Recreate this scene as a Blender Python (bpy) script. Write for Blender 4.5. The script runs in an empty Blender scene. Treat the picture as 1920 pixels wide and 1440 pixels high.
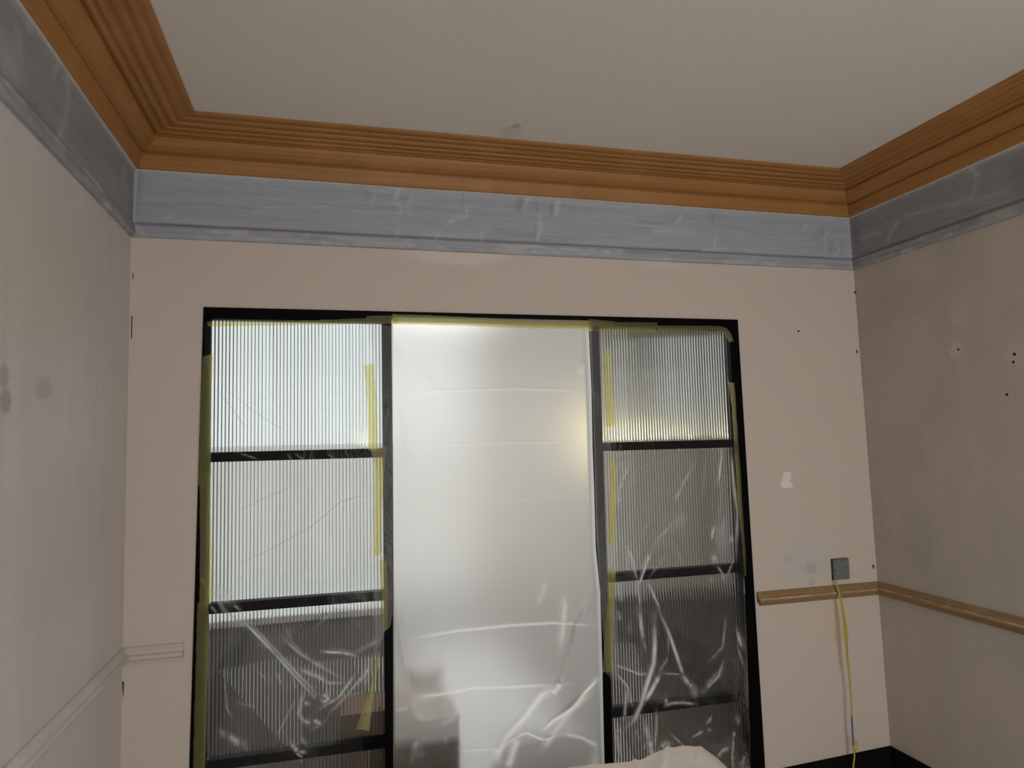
import bpy, bmesh, math, random
import numpy as np
from mathutils import Vector, Matrix

random.seed(3)
rng = np.random.RandomState(5)
scn = bpy.context.scene
COL = scn.collection

# ------------------------------------------------------------------ camera
CAM = np.array([0.6895, -2.7544, 1.6061])
FPX = 1315.6


def cam_axes(yaw, pitch, roll):
    f = np.array([math.sin(yaw) * math.cos(pitch), math.cos(yaw) * math.cos(pitch), math.sin(pitch)])
    r = np.array([math.cos(yaw), -math.sin(yaw), 0.0])
    u = np.cross(r, f)
    c, s = math.cos(roll), math.sin(roll)
    return np.array([c * r + s * u, -s * r + c * u, f])


AX = cam_axes(0.2570, 0.0791, -0.0231)
cd = bpy.data.cameras.new('camera')
cd.sensor_width = 36.0
cd.lens = FPX / 1920 * 36.0
cd.clip_start = 0.05
cam = bpy.data.objects.new('camera', cd)
COL.objects.link(cam)
M = Matrix.Identity(4)
for i in range(3):
    M[i][0], M[i][1], M[i][2], M[i][3] = AX[0][i], AX[1][i], -AX[2][i], CAM[i]
cam.matrix_world = M
scn.camera = cam

# ------------------------------------------------------------------ world, lights, exposure
vs = scn.view_settings
vs.view_transform = 'Standard'
vs.look = 'None'
vs.exposure = 0.0
vs.gamma = 1.0
vs.use_curve_mapping = False

wd = bpy.data.worlds.new('daylight')
scn.world = wd
wd.use_nodes = True
bg = wd.node_tree.nodes['Background']
bg.inputs[0].default_value = (0.90, 0.98, 1.0, 1)
bg.inputs[1].default_value = 0.52


def area_light(name, loc, target, sx, sy, power, color):
    d = bpy.data.lights.new(name, 'AREA')
    d.shape = 'RECTANGLE'
    d.size, d.size_y = sx, sy
    d.energy = power
    d.color = color
    o = bpy.data.objects.new(name, d)
    COL.objects.link(o)
    o.location = loc
    o.rotation_euler = (Vector(target) - Vector(loc)).to_track_quat('-Z', 'Y').to_euler()
    return o


# daylight entering by the window in the wall behind the camera
area_light('window_daylight', (2.08, -4.56, 1.27), (1.35, 0.0, 1.30), 1.35, 2.1, 54, (1.0, 0.965, 0.93))
# daylight entering the room beyond by its garden doors
area_light('garden_daylight', (0.875, 4.66, 1.40), (0.875, 0.0, 1.40), 2.95, 3.0, 10.5, (0.94, 1.0, 0.985))
# unseen fill light added under the ceiling of the room beyond
area_light('ceiling_fill', (1.5, 2.0, 2.95), (1.5, 2.0, 0.0), 1.0, 1.0, 104, (1.0, 0.995, 0.97))

# ------------------------------------------------------------------ helpers
W, ZFB, ZFT, ZC, ZR0, ZR1, ZSK, ZFL = 3.10, 2.3685, 2.622, 2.749, 0.8609, 0.920, 0.192, -0.10
YF = -4.60
WT = 0.07


def right_x(z):
    return W - 0.0175 * (z - ZFB)


def at(px, py, y=0.0):
    """a photograph point (1920x1440) on the vertical plane y"""
    d = AX.T @ np.array([(px - 960) / FPX, -(py - 720) / FPX, 1.0])
    t = (y - CAM[1]) / d[1]
    return CAM + t * d


def at_x(px, py, lean=True):
    """a photograph point on the right wall"""
    d = AX.T @ np.array([(px - 960) / FPX, -(py - 720) / FPX, 1.0])
    t = (3.12 - CAM[0]) / d[0]
    for _ in range(4):
        p = CAM + t * d
        t = (right_x(p[2]) - CAM[0]) / d[0]
    return CAM + t * d


def at_l(px, py):
    d = AX.T @ np.array([(px - 960) / FPX, -(py - 720) / FPX, 1.0])
    t = (0.0 - CAM[0]) / d[0]
    return CAM + t * d


def at_z(px, py, z):
    d = AX.T @ np.array([(px - 960) / FPX, -(py - 720) / FPX, 1.0])
    t = (z - CAM[2]) / d[2]
    return CAM + t * d


def link(name, me, mat=None, parent=None, smooth=False):
    o = bpy.data.objects.new(name, me)
    COL.objects.link(o)
    if mat:
        me.materials.append(mat)
    if parent:
        o.parent = parent
    if smooth:
        me.polygons.foreach_set('use_smooth', [True] * len(me.polygons))
    return o


def mesh_obj(name, verts, faces, mat=None, parent=None, smooth=False):
    me = bpy.data.meshes.new(name)
    me.from_pydata([tuple(map(float, v)) for v in verts], [], [tuple(map(int, f)) for f in faces])
    me.update()
    return link(name, me, mat, parent, smooth)


def bm_obj(name, bm, mat=None, parent=None, smooth=False):
    bmesh.ops.recalc_face_normals(bm, faces=bm.faces)
    me = bpy.data.meshes.new(name)
    bm.to_mesh(me)
    bm.free()
    return link(name, me, mat, parent, smooth)


def tag(o, label, cat, group=None, kind=None):
    o['label'] = label
    o['category'] = cat
    if group:
        o['group'] = group
    if kind:
        o['kind'] = kind
    return o


def empty(name, loc=(0, 0, 0)):
    o = bpy.data.objects.new(name, None)
    COL.objects.link(o)
    o.location = loc
    return o


def box_bm(bm, x0, x1, y0, y1, z0, z1, bevel=0.0):
    r = bmesh.ops.create_cube(bm, size=1.0)
    vs_ = r['verts']
    for v in vs_:
        v.co = Vector((x0 + (v.co.x + .5) * (x1 - x0), y0 + (v.co.y + .5) * (y1 - y0), z0 + (v.co.z + .5) * (z1 - z0)))
    if bevel:
        es = set(e for v in vs_ for e in v.link_edges)
        bmesh.ops.bevel(bm, geom=list(es), offset=bevel, segments=2, affect='EDGES', profile=.6)


def box(name, b, mat, parent=None, bevel=0.0):
    bm = bmesh.new()
    box_bm(bm, *b, bevel=bevel)
    return bm_obj(name, bm, mat, parent)


def prism_quad(name, quad, y0, y1, mat, parent=None, bevel=0.0):
    """four (x,z) corners in order, from y0 to y1"""
    bm = bmesh.new()
    a = [bm.verts.new((q[0], y0, q[1])) for q in quad]
    b = [bm.verts.new((q[0], y1, q[1])) for q in quad]
    n = len(quad)
    bm.faces.new(a)
    bm.faces.new(b[::-1])
    for i in range(n):
        bm.faces.new((a[i], b[i], b[(i + 1) % n], a[(i + 1) % n]))
    if bevel:
        bmesh.ops.bevel(bm, geom=list(bm.edges), offset=bevel, segments=2, affect='EDGES')
    return bm_obj(name, bm, mat, parent)


def grid_mesh(name, P, mat, parent=None, smooth=True, attrs=None):
    """P: (n,m,3) array of points -> grid mesh, attrs: name -> (n,m) floats"""
    n, m = P.shape[:2]
    idx = np.arange(n * m).reshape(n, m)
    f = np.stack([idx[:-1, :-1], idx[:-1, 1:], idx[1:, 1:], idx[1:, :-1]], -1).reshape(-1, 4)
    me = bpy.data.meshes.new(name)
    me.vertices.add(n * m)
    me.vertices.foreach_set('co', P.reshape(-1).astype(np.float32))
    me.loops.add(f.size)
    me.loops.foreach_set('vertex_index', f.reshape(-1).astype(np.int32))
    me.polygons.add(len(f))
    me.polygons.foreach_set('loop_start', np.arange(0, f.size, 4, dtype=np.int32))
    me.polygons.foreach_set('loop_total', np.full(len(f), 4, dtype=np.int32))
    me.update(calc_edges=True)
    me.validate()
    for k, a in (attrs or {}).items():
        at_ = me.attributes.new(k, 'FLOAT', 'POINT')
        at_.data.foreach_set('value', np.ascontiguousarray(a, dtype=np.float32).reshape(-1))
    return link(name, me, mat, parent, smooth)


def seg_dist(X, Z, pts):
    """distance from every grid point to a polyline, with the running parameter 0..1"""
    best = np.full(X.shape, 1e9)
    par = np.zeros(X.shape)
    n = len(pts) - 1
    for i in range(n):
        (x0, z0), (x1, z1) = pts[i], pts[i + 1]
        dx, dz = x1 - x0, z1 - z0
        L = dx * dx + dz * dz + 1e-12
        t = np.clip(((X - x0) * dx + (Z - z0) * dz) / L, 0, 1)
        d = np.hypot(X - x0 - t * dx, Z - z0 - t * dz)
        k = d < best
        best = np.where(k, d, best)
        par = np.where(k, (i + t) / n, par)
    return best, par


def vnoise(X, Y, seed=0):
    """smooth value noise"""
    r = np.random.RandomState(seed).rand(64, 64)
    xi, yi = np.floor(X).astype(int), np.floor(Y).astype(int)
    fx, fy = X - xi, Y - yi
    fx, fy = fx * fx * (3 - 2 * fx), fy * fy * (3 - 2 * fy)
    g = lambda a, b: r[a % 64, b % 64]
    return (g(xi, yi) * (1 - fx) + g(xi + 1, yi) * fx) * (1 - fy) + (g(xi, yi + 1) * (1 - fx) + g(xi + 1, yi + 1) * fx) * fy


# ------------------------------------------------------------------ materials
class NT:
    def __init__(s, name):
        s.m = bpy.data.materials.new(name)
        s.m.use_nodes = True
        s.t = s.m.node_tree
        s.t.nodes.clear()
        s.out = s.t.nodes.new('ShaderNodeOutputMaterial')

    def n(s, typ, **kw):
        nd = s.t.nodes.new(typ)
        for k, v in kw.items():
            if k.startswith('i_'):
                key = k[2:].replace('_', ' ')
                nd.inputs[int(key) if key.isdigit() else key].default_value = v
            else:
                setattr(nd, k, v)
        return nd

    def l(s, a, b):
        s.t.links.new(a, b)

    def val(s, op, a, b=None, c=None, clamp=False):
        nd = s.t.nodes.new('ShaderNodeMath')
        nd.operation = op
        nd.use_clamp = clamp
        for i, v in enumerate((a, b, c)):
            if v is None:
                continue
            if isinstance(v, (int, float)):
                nd.inputs[i].default_value = v
            else:
                s.l(v, nd.inputs[i])
        return nd.outputs[0]

    def mix(s, fac, a, b):
        nd = s.t.nodes.new('ShaderNodeMix')
        nd.data_type = 'RGBA'
        for i, v in ((0, fac), (6, a), (7, b)):
            if isinstance(v, (int, float)):
                nd.inputs[i].default_value = v
            elif isinstance(v, tuple):
                nd.inputs[i].default_value = v if len(v) == 4 else (*v, 1)
            else:
                s.l(v, nd.inputs[i])
        return nd.outputs[2]

    def coord(s, scale=(1, 1, 1)):
        tc = s.n('ShaderNodeTexCoord')
        mp = s.n('ShaderNodeMapping')
        mp.inputs['Scale'].default_value = scale
        s.l(tc.outputs['Object'], mp.inputs['Vector'])
        return mp.outputs['Vector']

    def noise(s, scale, detail=4, rough=.55, stretch=(1, 1, 1), dist=0.0):
        nd = s.n('ShaderNodeTexNoise')
        nd.inputs['Scale'].default_value = scale
        nd.inputs['Detail'].default_value = detail
        nd.inputs['Roughness'].default_value = rough
        nd.inputs['Distortion'].default_value = dist
        s.l(s.coord(stretch), nd.inputs['Vector'])
        return nd.outputs['Fac']

    def ramp(s, v, lo, hi):
        nd = s.n('ShaderNodeMapRange')
        nd.inputs['From Min'].default_value = lo
        nd.inputs['From Max'].default_value = hi
        s.l(v, nd.inputs['Value'])
        return nd.outputs[0]

    def attr(s, name):
        return s.n('ShaderNodeAttribute', attribute_name=name).outputs['Fac']

    def principled(s, color, rough=.6, spec=.3, bump=None, bs=.2, bd=.01, **kw):
        p = s.n('ShaderNodeBsdfPrincipled')
        if isinstance(color, tuple):
            p.inputs['Base Color'].default_value = (*color[:3], 1)
        else:
            s.l(color, p.inputs['Base Color'])
        if isinstance(rough, (int, float)):
            p.inputs['Roughness'].default_value = rough
        else:
            s.l(rough, p.inputs['Roughness'])
        p.inputs['Specular IOR Level'].default_value = spec
        for k, v in kw.items():
            p.inputs[k].default_value = v
        if bump is not None:
            b = s.n('ShaderNodeBump')
            b.inputs['Strength'].default_value = bs
            b.inputs['Distance'].default_value = bd
            s.l(bump, b.inputs['Height'])
            s.l(b.outputs[0], p.inputs['Normal'])
        s.l(p.outputs[0], s.out.inputs[0])
        return s.m


def plain(name, c, rough=.5, spec=.4, var=.08, scale=30):
    t = NT(name)
    f = t.noise(scale, 3)
    a = tuple(max(0, v * (1 - var)) for v in c)
    b = tuple(v * (1 + var) for v in c)
    return t.principled(t.mix(f, a, b), rough, spec)


def plaster(name, c1, c2, c3, stretch=(1, 1, 1), spots=(), contrast=(.35, .65), bs=.12):
    """skim-coat plaster / flat paint: two tints, fine speckle, and stains or patches
    spots: (centre, radii (3), colour, strength, edge noise)"""
    t = NT(name)
    big = t.noise(1.6, 5, .6, stretch, .6)
    mid = t.noise(7.0, 5, .62, stretch, .3)
    fine = t.noise(160, 2, .5)
    col = t.mix(t.ramp(big, *contrast), c1, c2)
    col = t.mix(t.val('MULTIPLY', t.ramp(mid, .42, .75), .55, clamp=True), col, c3)
    for cen, rad, sc, st, en in spots:
        tc = t.n('ShaderNodeTexCoord')
        nz = t.n('ShaderNodeTexNoise')
        nz.inputs['Scale'].default_value = 1.4 / max(min(rad), .004)
        nz.inputs['Detail'].default_value = 3
        t.l(tc.outputs['Object'], nz.inputs['Vector'])
        sub = t.n('ShaderNodeVectorMath', operation='SUBTRACT')
        t.l(tc.outputs['Object'], sub.inputs[0])
        sub.inputs[1].default_value = cen
        dv = t.n('ShaderNodeVectorMath', operation='DIVIDE')
        t.l(sub.outputs[0], dv.inputs[0])
        dv.inputs[1].default_value = rad
        ln = t.n('ShaderNodeVectorMath', operation='LENGTH')
        t.l(dv.outputs[0], ln.inputs[0])
        d = t.val('ADD', ln.outputs['Value'], t.val('MULTIPLY', t.val('SUBTRACT', nz.outputs['Fac'], .5), en))
        mk = t.n('ShaderNodeMapRange', interpolation_type='SMOOTHSTEP')
        mk.inputs['From Min'].default_value = 1.15
        mk.inputs['From Max'].default_value = .55
        t.l(d, mk.inputs['Value'])
        col = t.mix(t.val('MULTIPLY', mk.outputs[0], st), col, sc)
    col = t.mix(t.val('MULTIPLY', t.ramp(fine, .48, .8), .20), col, (.2, .17, .15))
    h = t.val('ADD', t.val('MULTIPLY', mid, .6), t.val('MULTIPLY', fine, .12))
    return t.principled(col, .75, .18, h, bs, .01)


def sp(p, rad, c, s, e=.8):
    return (tuple(map(float, p)), rad, c, s, e)


B = .1   # deep radius along the wall normal, so a spot stays on its own wall
back_spots = [
    sp(at(855, 478), (.22, B, .045), (.72, .64, .58), .75, .5),
    sp(at(1250, 497), (.14, B, .02), (.68, .60, .54), .35, .9),
    sp(at(1510, 1055), (.15, B, .10), (.54, .53, .52), .75, 1.0),
    sp(at(1520, 1065), (.035, B, .03), (.38, .36, .36), .5, 1.4),
    sp(at(1478, 1048), (.02, B, .015), (.40, .38, .38), .35, 1.4),
    sp(at(1523, 1092), (.02, B, .02), (.42, .40, .38), .5, 1.4),
    sp(at(300, 1150), (.10, B, .07), (.62, .55, .54), .5, 1.0),
]
right_spots = [
    sp(at_x(1797, 590), (B, .055, .045), (.58, .50, .46), .7, 1.3),
    sp(at_x(1793, 655), (B, .035, .035), (.62, .57, .51), .8, 1.2),
    sp(at_x(1905, 662), (B, .05, .06), (.58, .50, .45), .6, 1.2),
    sp(at_x(1700, 560), (B, .25, .10), (.47, .40, .40), .5, 1.0),
    sp(at_x(1650, 625), (B, .03, .03), (.55, .50, .45), .5, 1.0),
    sp(at_x(1890, 545), (B, .06, .05), (.56, .50, .46), .5, 1.2),
    sp(at_x(1720, 1010), (B, .10, .16), (.40, .37, .33), .35, 1.0),
]
left_spots = [
    sp(at_l(8, 705), (B, .028, .03), (.36, .32, .29), .65, .9),
    sp(at_l(10, 752), (B, .032, .035), (.33, .29, .26), .7, .9),
    sp(at_l(82, 728), (B, .06, .035), (.40, .37, .34), .55, 1.1),
    sp(at_l(60, 500), (B, .5, .25), (.58, .52, .46), .4, .6),
    sp(at_l(120, 1010), (B, .5, .25), (.50, .48, .46), .35, .6),
]
M_BACK = plaster('pink_emulsion', (.60, .53, .475), (.62, .535, .475), (.58, .525, .48), (1, 1, 1), back_spots, bs=.04)
M_LEFT = plaster('skimmed_plaster_left', (.625, .59, .565), (.56, .54, .53), (.645, .61, .585), (1, 3.0, .45), left_spots, bs=.1)
M_RIGHT = plaster('skimmed_plaster_right', (.535, .475, .41), (.45, .42, .37), (.57, .505, .455), (1, 1.5, .8), right_spots, bs=.14)
M_CEIL = plaster('ceiling_paint', (.70, .66, .61), (.68, .645, .60), (.71, .67, .62), (1, 1, 1),
                 [sp(at_z(967, 237, ZC), (.02, .02, B), (.35, .31, .28), .7, 1.6),
                  sp(at_z(958, 248, ZC), (.05, .05, B), (.50, .46, .42), .35, 1.2)], bs=.03)
M_BLACK = plain('satin_black_paint', (.0016, .0016, .0026), .5, .06, .2)
M_BLACK_SKIRT = plain('matt_black_paint', (.004, .004, .0045), .8, .1, .2)


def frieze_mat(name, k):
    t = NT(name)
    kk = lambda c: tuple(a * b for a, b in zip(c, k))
    st = t.noise(1.0, 6, .7, (2.2, 2.2, 46.0), .35)
    st2 = t.noise(1.0, 5, .65, (7.0, 7.0, 170.0), .25)
    blot = t.noise(2.6, 4, .6, (1, 1, 2.0), .8)
    col = t.mix(t.ramp(st, .32, .70), kk((.31, .345, .40)), kk((.41, .445, .50)))
    col = t.mix(t.val('MULTIPLY', t.ramp(st2, .45, .75), .6, clamp=True), col, kk((.47, .505, .56)))
    col = t.mix(t.val('MULTIPLY', t.ramp(blot, .48, .72), .5, clamp=True), col, kk((.345, .355, .385)))
    pale = t.attr('pale')
    dark = t.attr('dark')
    col = t.mix(t.val('MULTIPLY', dark, 1.0, clamp=True), col, (.13, .14, .17))
    col = t.mix(t.val('MULTIPLY', pale, 1.0, clamp=True), col, (.60, .60, .60))
    h = t.val('ADD', st2, t.val('MULTIPLY', st, .6))
    return t.principled(col, .55, .25, h, .25, .006)


M_FRIEZE = frieze_mat('grey_blue_brushed_paint', (1, 1, 1))
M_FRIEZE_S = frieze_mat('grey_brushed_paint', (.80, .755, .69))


def ochre(name, stretch, c1, c2, c3, rough=.5, ridge=None):
    t = NT(name)
    a = t.noise(1.0, 5, .65, stretch, .3)
    b = t.noise(5.0, 4, .6)
    col = t.mix(t.ramp(a, .35, .68), c1, c2)
    col = t.mix(t.val('MULTIPLY', t.ramp(b, .5, .75), .5, clamp=True), col, c3)
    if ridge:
        # highlight painted in as a pale, broken band along the raised bead
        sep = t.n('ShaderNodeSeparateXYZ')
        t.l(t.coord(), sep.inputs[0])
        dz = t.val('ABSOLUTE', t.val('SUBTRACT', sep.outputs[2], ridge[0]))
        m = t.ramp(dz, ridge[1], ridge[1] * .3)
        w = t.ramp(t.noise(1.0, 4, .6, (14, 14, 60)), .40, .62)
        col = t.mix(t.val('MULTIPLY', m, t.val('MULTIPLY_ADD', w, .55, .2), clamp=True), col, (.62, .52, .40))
    return t.principled(col, rough, .3, a, .15, .004)


OC = ((.30, .14, .040), (.385, .185, .054), (.45, .23, .085))
M_CORN_X = ochre('ochre_cornice_long', (1.5, 90, 90), *OC)
M_CORN_Y = ochre('ochre_cornice_side', (90, 1.5, 90), *OC)
OR_ = ((.25, .155, .07), (.33, .215, .105), (.50, .39, .27))
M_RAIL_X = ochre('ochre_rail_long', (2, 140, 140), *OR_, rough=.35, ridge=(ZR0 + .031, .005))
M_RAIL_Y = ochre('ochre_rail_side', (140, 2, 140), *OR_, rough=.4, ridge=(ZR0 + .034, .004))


def glass_mat():
    t = NT('reeded_glass')
    g = t.n('ShaderNodeBsdfGlass')
    g.inputs['Color'].default_value = (.97, .985, .975, 1)
    g.inputs['Roughness'].default_value = 0.03
    g.inputs['IOR'].default_value = 1.48
    t.l(g.outputs[0], t.out.inputs[0])
    return t.m


M_GLASS = glass_mat()


def film_mat(name, base, tint, relief=.22):
    """clear polythene: lets the view through, faint gloss, whiter where it is creased or doubled, crease highlights painted in"""
    t = NT(name)
    hz = t.attr('haze')
    nz = t.noise(9, 5, .7, (1, 1, .6), 1.2)
    bmp = t.n('ShaderNodeBump')
    bmp.inputs['Strength'].default_value = relief
    bmp.inputs['Distance'].default_value = .02
    t.l(nz, bmp.inputs['Height'])
    tr = t.n('ShaderNodeBsdfTransparent')
    gl = t.n('ShaderNodeBsdfGlossy')
    gl.inputs['Roughness'].default_value = .16
    gl.inputs['Color'].default_value = (.9, .9, .92, 1)
    t.l(bmp.outputs[0], gl.inputs['Normal'])
    fr = t.n('ShaderNodeFresnel')
    fr.inputs['IOR'].default_value = 1.35
    t.l(bmp.outputs[0], fr.inputs['Normal'])
    m1 = t.n('ShaderNodeMixShader')
    t.l(t.val('MULTIPLY', fr.outputs[0], .6, clamp=True), m1.inputs[0])
    t.l(tr.outputs[0], m1.inputs[1])
    t.l(gl.outputs[0], m1.inputs[2])
    di = t.n('ShaderNodeBsdfDiffuse')
    di.inputs['Color'].default_value = (*tint, 1)
    tl = t.n('ShaderNodeBsdfTranslucent')
    tl.inputs['Color'].default_value = (*tint, 1)
    m2 = t.n('ShaderNodeMixShader')
    m2.inputs[0].default_value = .45
    t.l(di.outputs[0], m2.inputs[1])
    t.l(tl.outputs[0], m2.inputs[2])
    m3 = t.n('ShaderNodeMixShader')
    t.l(t.val('ADD', hz, base, clamp=True), m3.inputs[0])
    t.l(m1.outputs[0], m3.inputs[1])
    t.l(m2.outputs[0], m3.inputs[2])
    t.l(m3.outputs[0], t.out.inputs[0])
    return t.m


M_FILM = film_mat('clear_polythene', .008, (.86, .87, .90))


def sheet_mat():
    """milky polythene: scatters what stands behind it, glows with the light of the room beyond"""
    t = NT('milky_polythene')
    hz = t.attr('haze')
    nz = t.noise(14, 4, .6, (1, 1, .5), .8)
    bmp = t.n('ShaderNodeBump')
    bmp.inputs['Strength'].default_value = .12
    bmp.inputs['Distance'].default_value = .01
    t.l(nz, bmp.inputs['Height'])
    tl = t.n('ShaderNodeBsdfTranslucent')
    tl.inputs['Color'].default_value = (.90, .895, .86, 1)
    di = t.n('ShaderNodeBsdfDiffuse')
    di.inputs['Color'].default_value = (.86, .86, .85, 1)
    t.l(bmp.outputs[0], di.inputs['Normal'])
    rf = t.n('ShaderNodeBsdfRefraction')
    rf.inputs['Color'].default_value = (.95, .945, .92, 1)
    rf.inputs['Roughness'].default_value = .72
    rf.inputs['IOR'].default_value = 1.16
    gl = t.n('ShaderNodeBsdfGlossy')
    gl.inputs['Roughness'].default_value = .35
    t.l(bmp.outputs[0], gl.inputs['Normal'])
    a = t.n('ShaderNodeMixShader')
    t.l(t.val('MULTIPLY', t.val('SUBTRACT', 1.0, hz, clamp=True), .68), a.inputs[0])
    t.l(tl.outputs[0], a.inputs[1])
    t.l(rf.outputs[0], a.inputs[2])
    b = t.n('ShaderNodeMixShader')
    b.inputs[0].default_value = .14
    t.l(a.outputs[0], b.inputs[1])
    t.l(di.outputs[0], b.inputs[2])
    c = t.n('ShaderNodeMixShader')
    c.inputs[0].default_value = .03
    t.l(b.outputs[0], c.inputs[1])
    t.l(gl.outputs[0], c.inputs[2])
    t.l(c.outputs[0], t.out.inputs[0])
    return t.m


M_SHEET = sheet_mat()


def tape_mat():
    t = NT('yellow_washi_tape')
    nz = t.noise(60, 4, .6, (1, 1, .3))
    c = t.mix(nz, (.74, .69, .24), (.84, .79, .36))
    di = t.n('ShaderNodeBsdfDiffuse')
    tl = t.n('ShaderNodeBsdfTranslucent')
    t.l(c, di.inputs[0])
    t.l(c, tl.inputs[0])
    tr = t.n('ShaderNodeBsdfTransparent')
    tr.inputs[0].default_value = (.97, .93, .50, 1)
    gl = t.n('ShaderNodeBsdfGlossy')
    gl.inputs['Roughness'].default_value = .4
    a = t.n('ShaderNodeMixShader')
    a.inputs[0].default_value = .80
    t.l(di.outputs[0], a.inputs[1])
    t.l(tl.outputs[0], a.inputs[2])
    b = t.n('ShaderNodeMixShader')
    b.inputs[0].default_value = .68
    t.l(a.outputs[0], b.inputs[1])
    t.l(tr.outputs[0], b.inputs[2])
    d = t.n('ShaderNodeMixShader')
    d.inputs[0].default_value = .03
    t.l(b.outputs[0], d.inputs[1])
    t.l(gl.outputs[0], d.inputs[2])
    t.l(d.outputs[0], t.out.inputs[0])
    return t.m


M_TAPE = tape_mat()
M_FLOOR = plain('pale_bounce_floor', (.60, .55, .50), .7, .2, .12, 5)  # unseen floor coloured pale to bounce light up to the ceiling
M_FLOOR_B = plain('dark_polished_floor', (.014, .009, .007), .42, .06, .25, 6)
M_WHITE = plain('white_emulsion', (.80, .79, .76), .7, .2, .03)
M_GREYWALL = plain('grey_emulsion', (.42, .40, .37), .7, .2, .05)
M_WFRAME = plain('white_window_paint', (.75, .75, .73), .4, .4, .03)
M_PLATE = plain('grey_plate_plastic', (.16, .17, .165), .45, .4, .12, 60)
M_PLATE_D = plain('dark_gasket', (.02, .022, .022), .6, .2, .1)
M_HOLE = plain('dark_hole', (.03, .02, .015), .9, .05, .2)
M_SCREW = plain('screw_steel', (.10, .10, .10), .35, .5, .1)
M_FILLER = plain('white_filler', (.76, .74, .72), .8, .15, .05)
M_WIRE = plain('yellow_green_wire', (.42, .40, .08), .45, .3, .3, 40)
M_BLUE = plain('blue_wire', (.07, .13, .27), .4, .4, .1)
M_CARD = plain('brown_cardboard', (.10, .060, .042), .8, .15, .2, 12)
M_BROWN = plain('brown_leather', (.045, .033, .026), .45, .4, .2, 12)
M_CHAIRWOOD = plain('brown_wood', (.11, .065, .04), .4, .4, .25, 10)

# ------------------------------------------------------------------ the setting
OX0, OX1 = .247, 2.463            # opening in the back wall, at its head
OB0, OB1 = .2085, 2.4935          # the same at floor level (the jambs run slightly out of plumb)
OZ = 2.118


def wall_back():
    xs0, xs1 = -.14, W + .2
    v, f = [], []
    for y in (0.0, WT):
        v += [(xs0, y, ZFL), (OB0, y, ZFL), (OX0, y, OZ), (OX1, y, OZ), (OB1, y, ZFL), (xs1, y, ZFL), (xs1, y, ZC + .05), (xs0, y, ZC + .05),
              (xs0, y, OZ), (xs1, y, OZ)]
    for o, flip in ((0, False), (10, True)):
        for q in ((0, 1, 2, 8), (3, 4, 5, 9), (8, 2, 3, 9, 6, 7)):
            q = tuple(i + o for i in q)
            f.append(q[::-1] if flip else q)
    for a, b in ((1, 2), (2, 3), (3, 4)):
        f.append((a, a + 10, b + 10, b))
    for a, b in ((0, 8), (8, 7), (7, 6), (6, 9), (9, 5)):
        f.append((a, b, b + 10, a + 10))
    bm = bmesh.new()
    vv = [bm.verts.new(p) for p in v]
    for q in f:
        try:
            bm.faces.new([vv[i] for i in q])
        except ValueError:
            pass
    return bm_obj('wall_back', bm, M_BACK)


wb = tag(wall_back(), 'pink emulsioned end wall around the wide black glazed doorway', 'wall', kind='structure')
wl = tag(box('wall_left', (-.14, 0, YF, 0, ZFL, ZC + .05), M_LEFT), 'patchy grey-beige skimmed plaster wall on the left side', 'wall', kind='structure')
bm = bmesh.new()
q = [(right_x(ZFL), ZFL), (W + .3, ZFL), (W + .3, ZC + .05), (right_x(ZC + .05), ZC + .05)]
a = [bm.verts.new((x, YF, z)) for x, z in q]
b = [bm.verts.new((x, 0, z)) for x, z in q]
bm.faces.new(a)
bm.faces.new(b[::-1])
for i in range(4):
    bm.faces.new((a[i], b[i], b[(i + 1) % 4], a[(i + 1) % 4]))
wr = tag(bm_obj('wall_right', bm, M_RIGHT), 'darker patchy brown-grey plaster wall on the right with screw holes', 'wall', kind='structure')
tag(box('ceiling', (-.14, W + .3, YF, WT, ZC, ZC + .12), M_CEIL), 'plain off-white ceiling inside the ochre cornice', 'ceiling', kind='structure')
tag(box('floor', (-.14, W + .3, YF - .14, WT, ZFL - .1, ZFL), M_FLOOR), 'pale floor of the room being decorated, kept light for bounce', 'floor', kind='structure')
# wall behind the camera, with its window opening
bm = bmesh.new()
fx0, fx1, fz0, fz1 = 1.38, 2.78, .20, 2.34
for bb in ((-.14, fx0, ZFL, ZC), (fx1, W + .3, ZFL, ZC), (fx0, fx1, ZFL, fz0), (fx0, fx1, fz1, ZC)):
    box_bm(bm, bb[0], bb[1], YF - .14, YF, bb[2], bb[3])
tag(bm_obj('wall_front', bm, M_BACK), 'pink wall behind the viewer holding the room window', 'wall', kind='structure')
w1 = empty('window_1', ((fx0 + fx1) / 2, YF - .10, fz0))
tag(w1, 'white framed window in the wall behind the viewer', 'window', kind='structure')


def child(o, parent):
    o.parent = parent
    o.matrix_parent_inverse = parent.matrix_world.inverted() if False else Matrix.Translation(-Vector(parent.location))
    return o


for nm, bb in (('stile', (fx0, fx0 + .06)), ('stile', (fx1 - .06, fx1)), ('stile', ((fx0 + fx1) / 2 - .03, (fx0 + fx1) / 2 + .03))):
    child(box(nm, (bb[0], bb[1], YF - .13, YF - .08, fz0, fz1), M_WFRAME, bevel=.004), w1)
for z in (fz0, fz1 - .06):
    child(box('rail', (fx0 + .06, fx1 - .06, YF - .13, YF - .08, z, z + .06), M_WFRAME, bevel=.004), w1)

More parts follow.
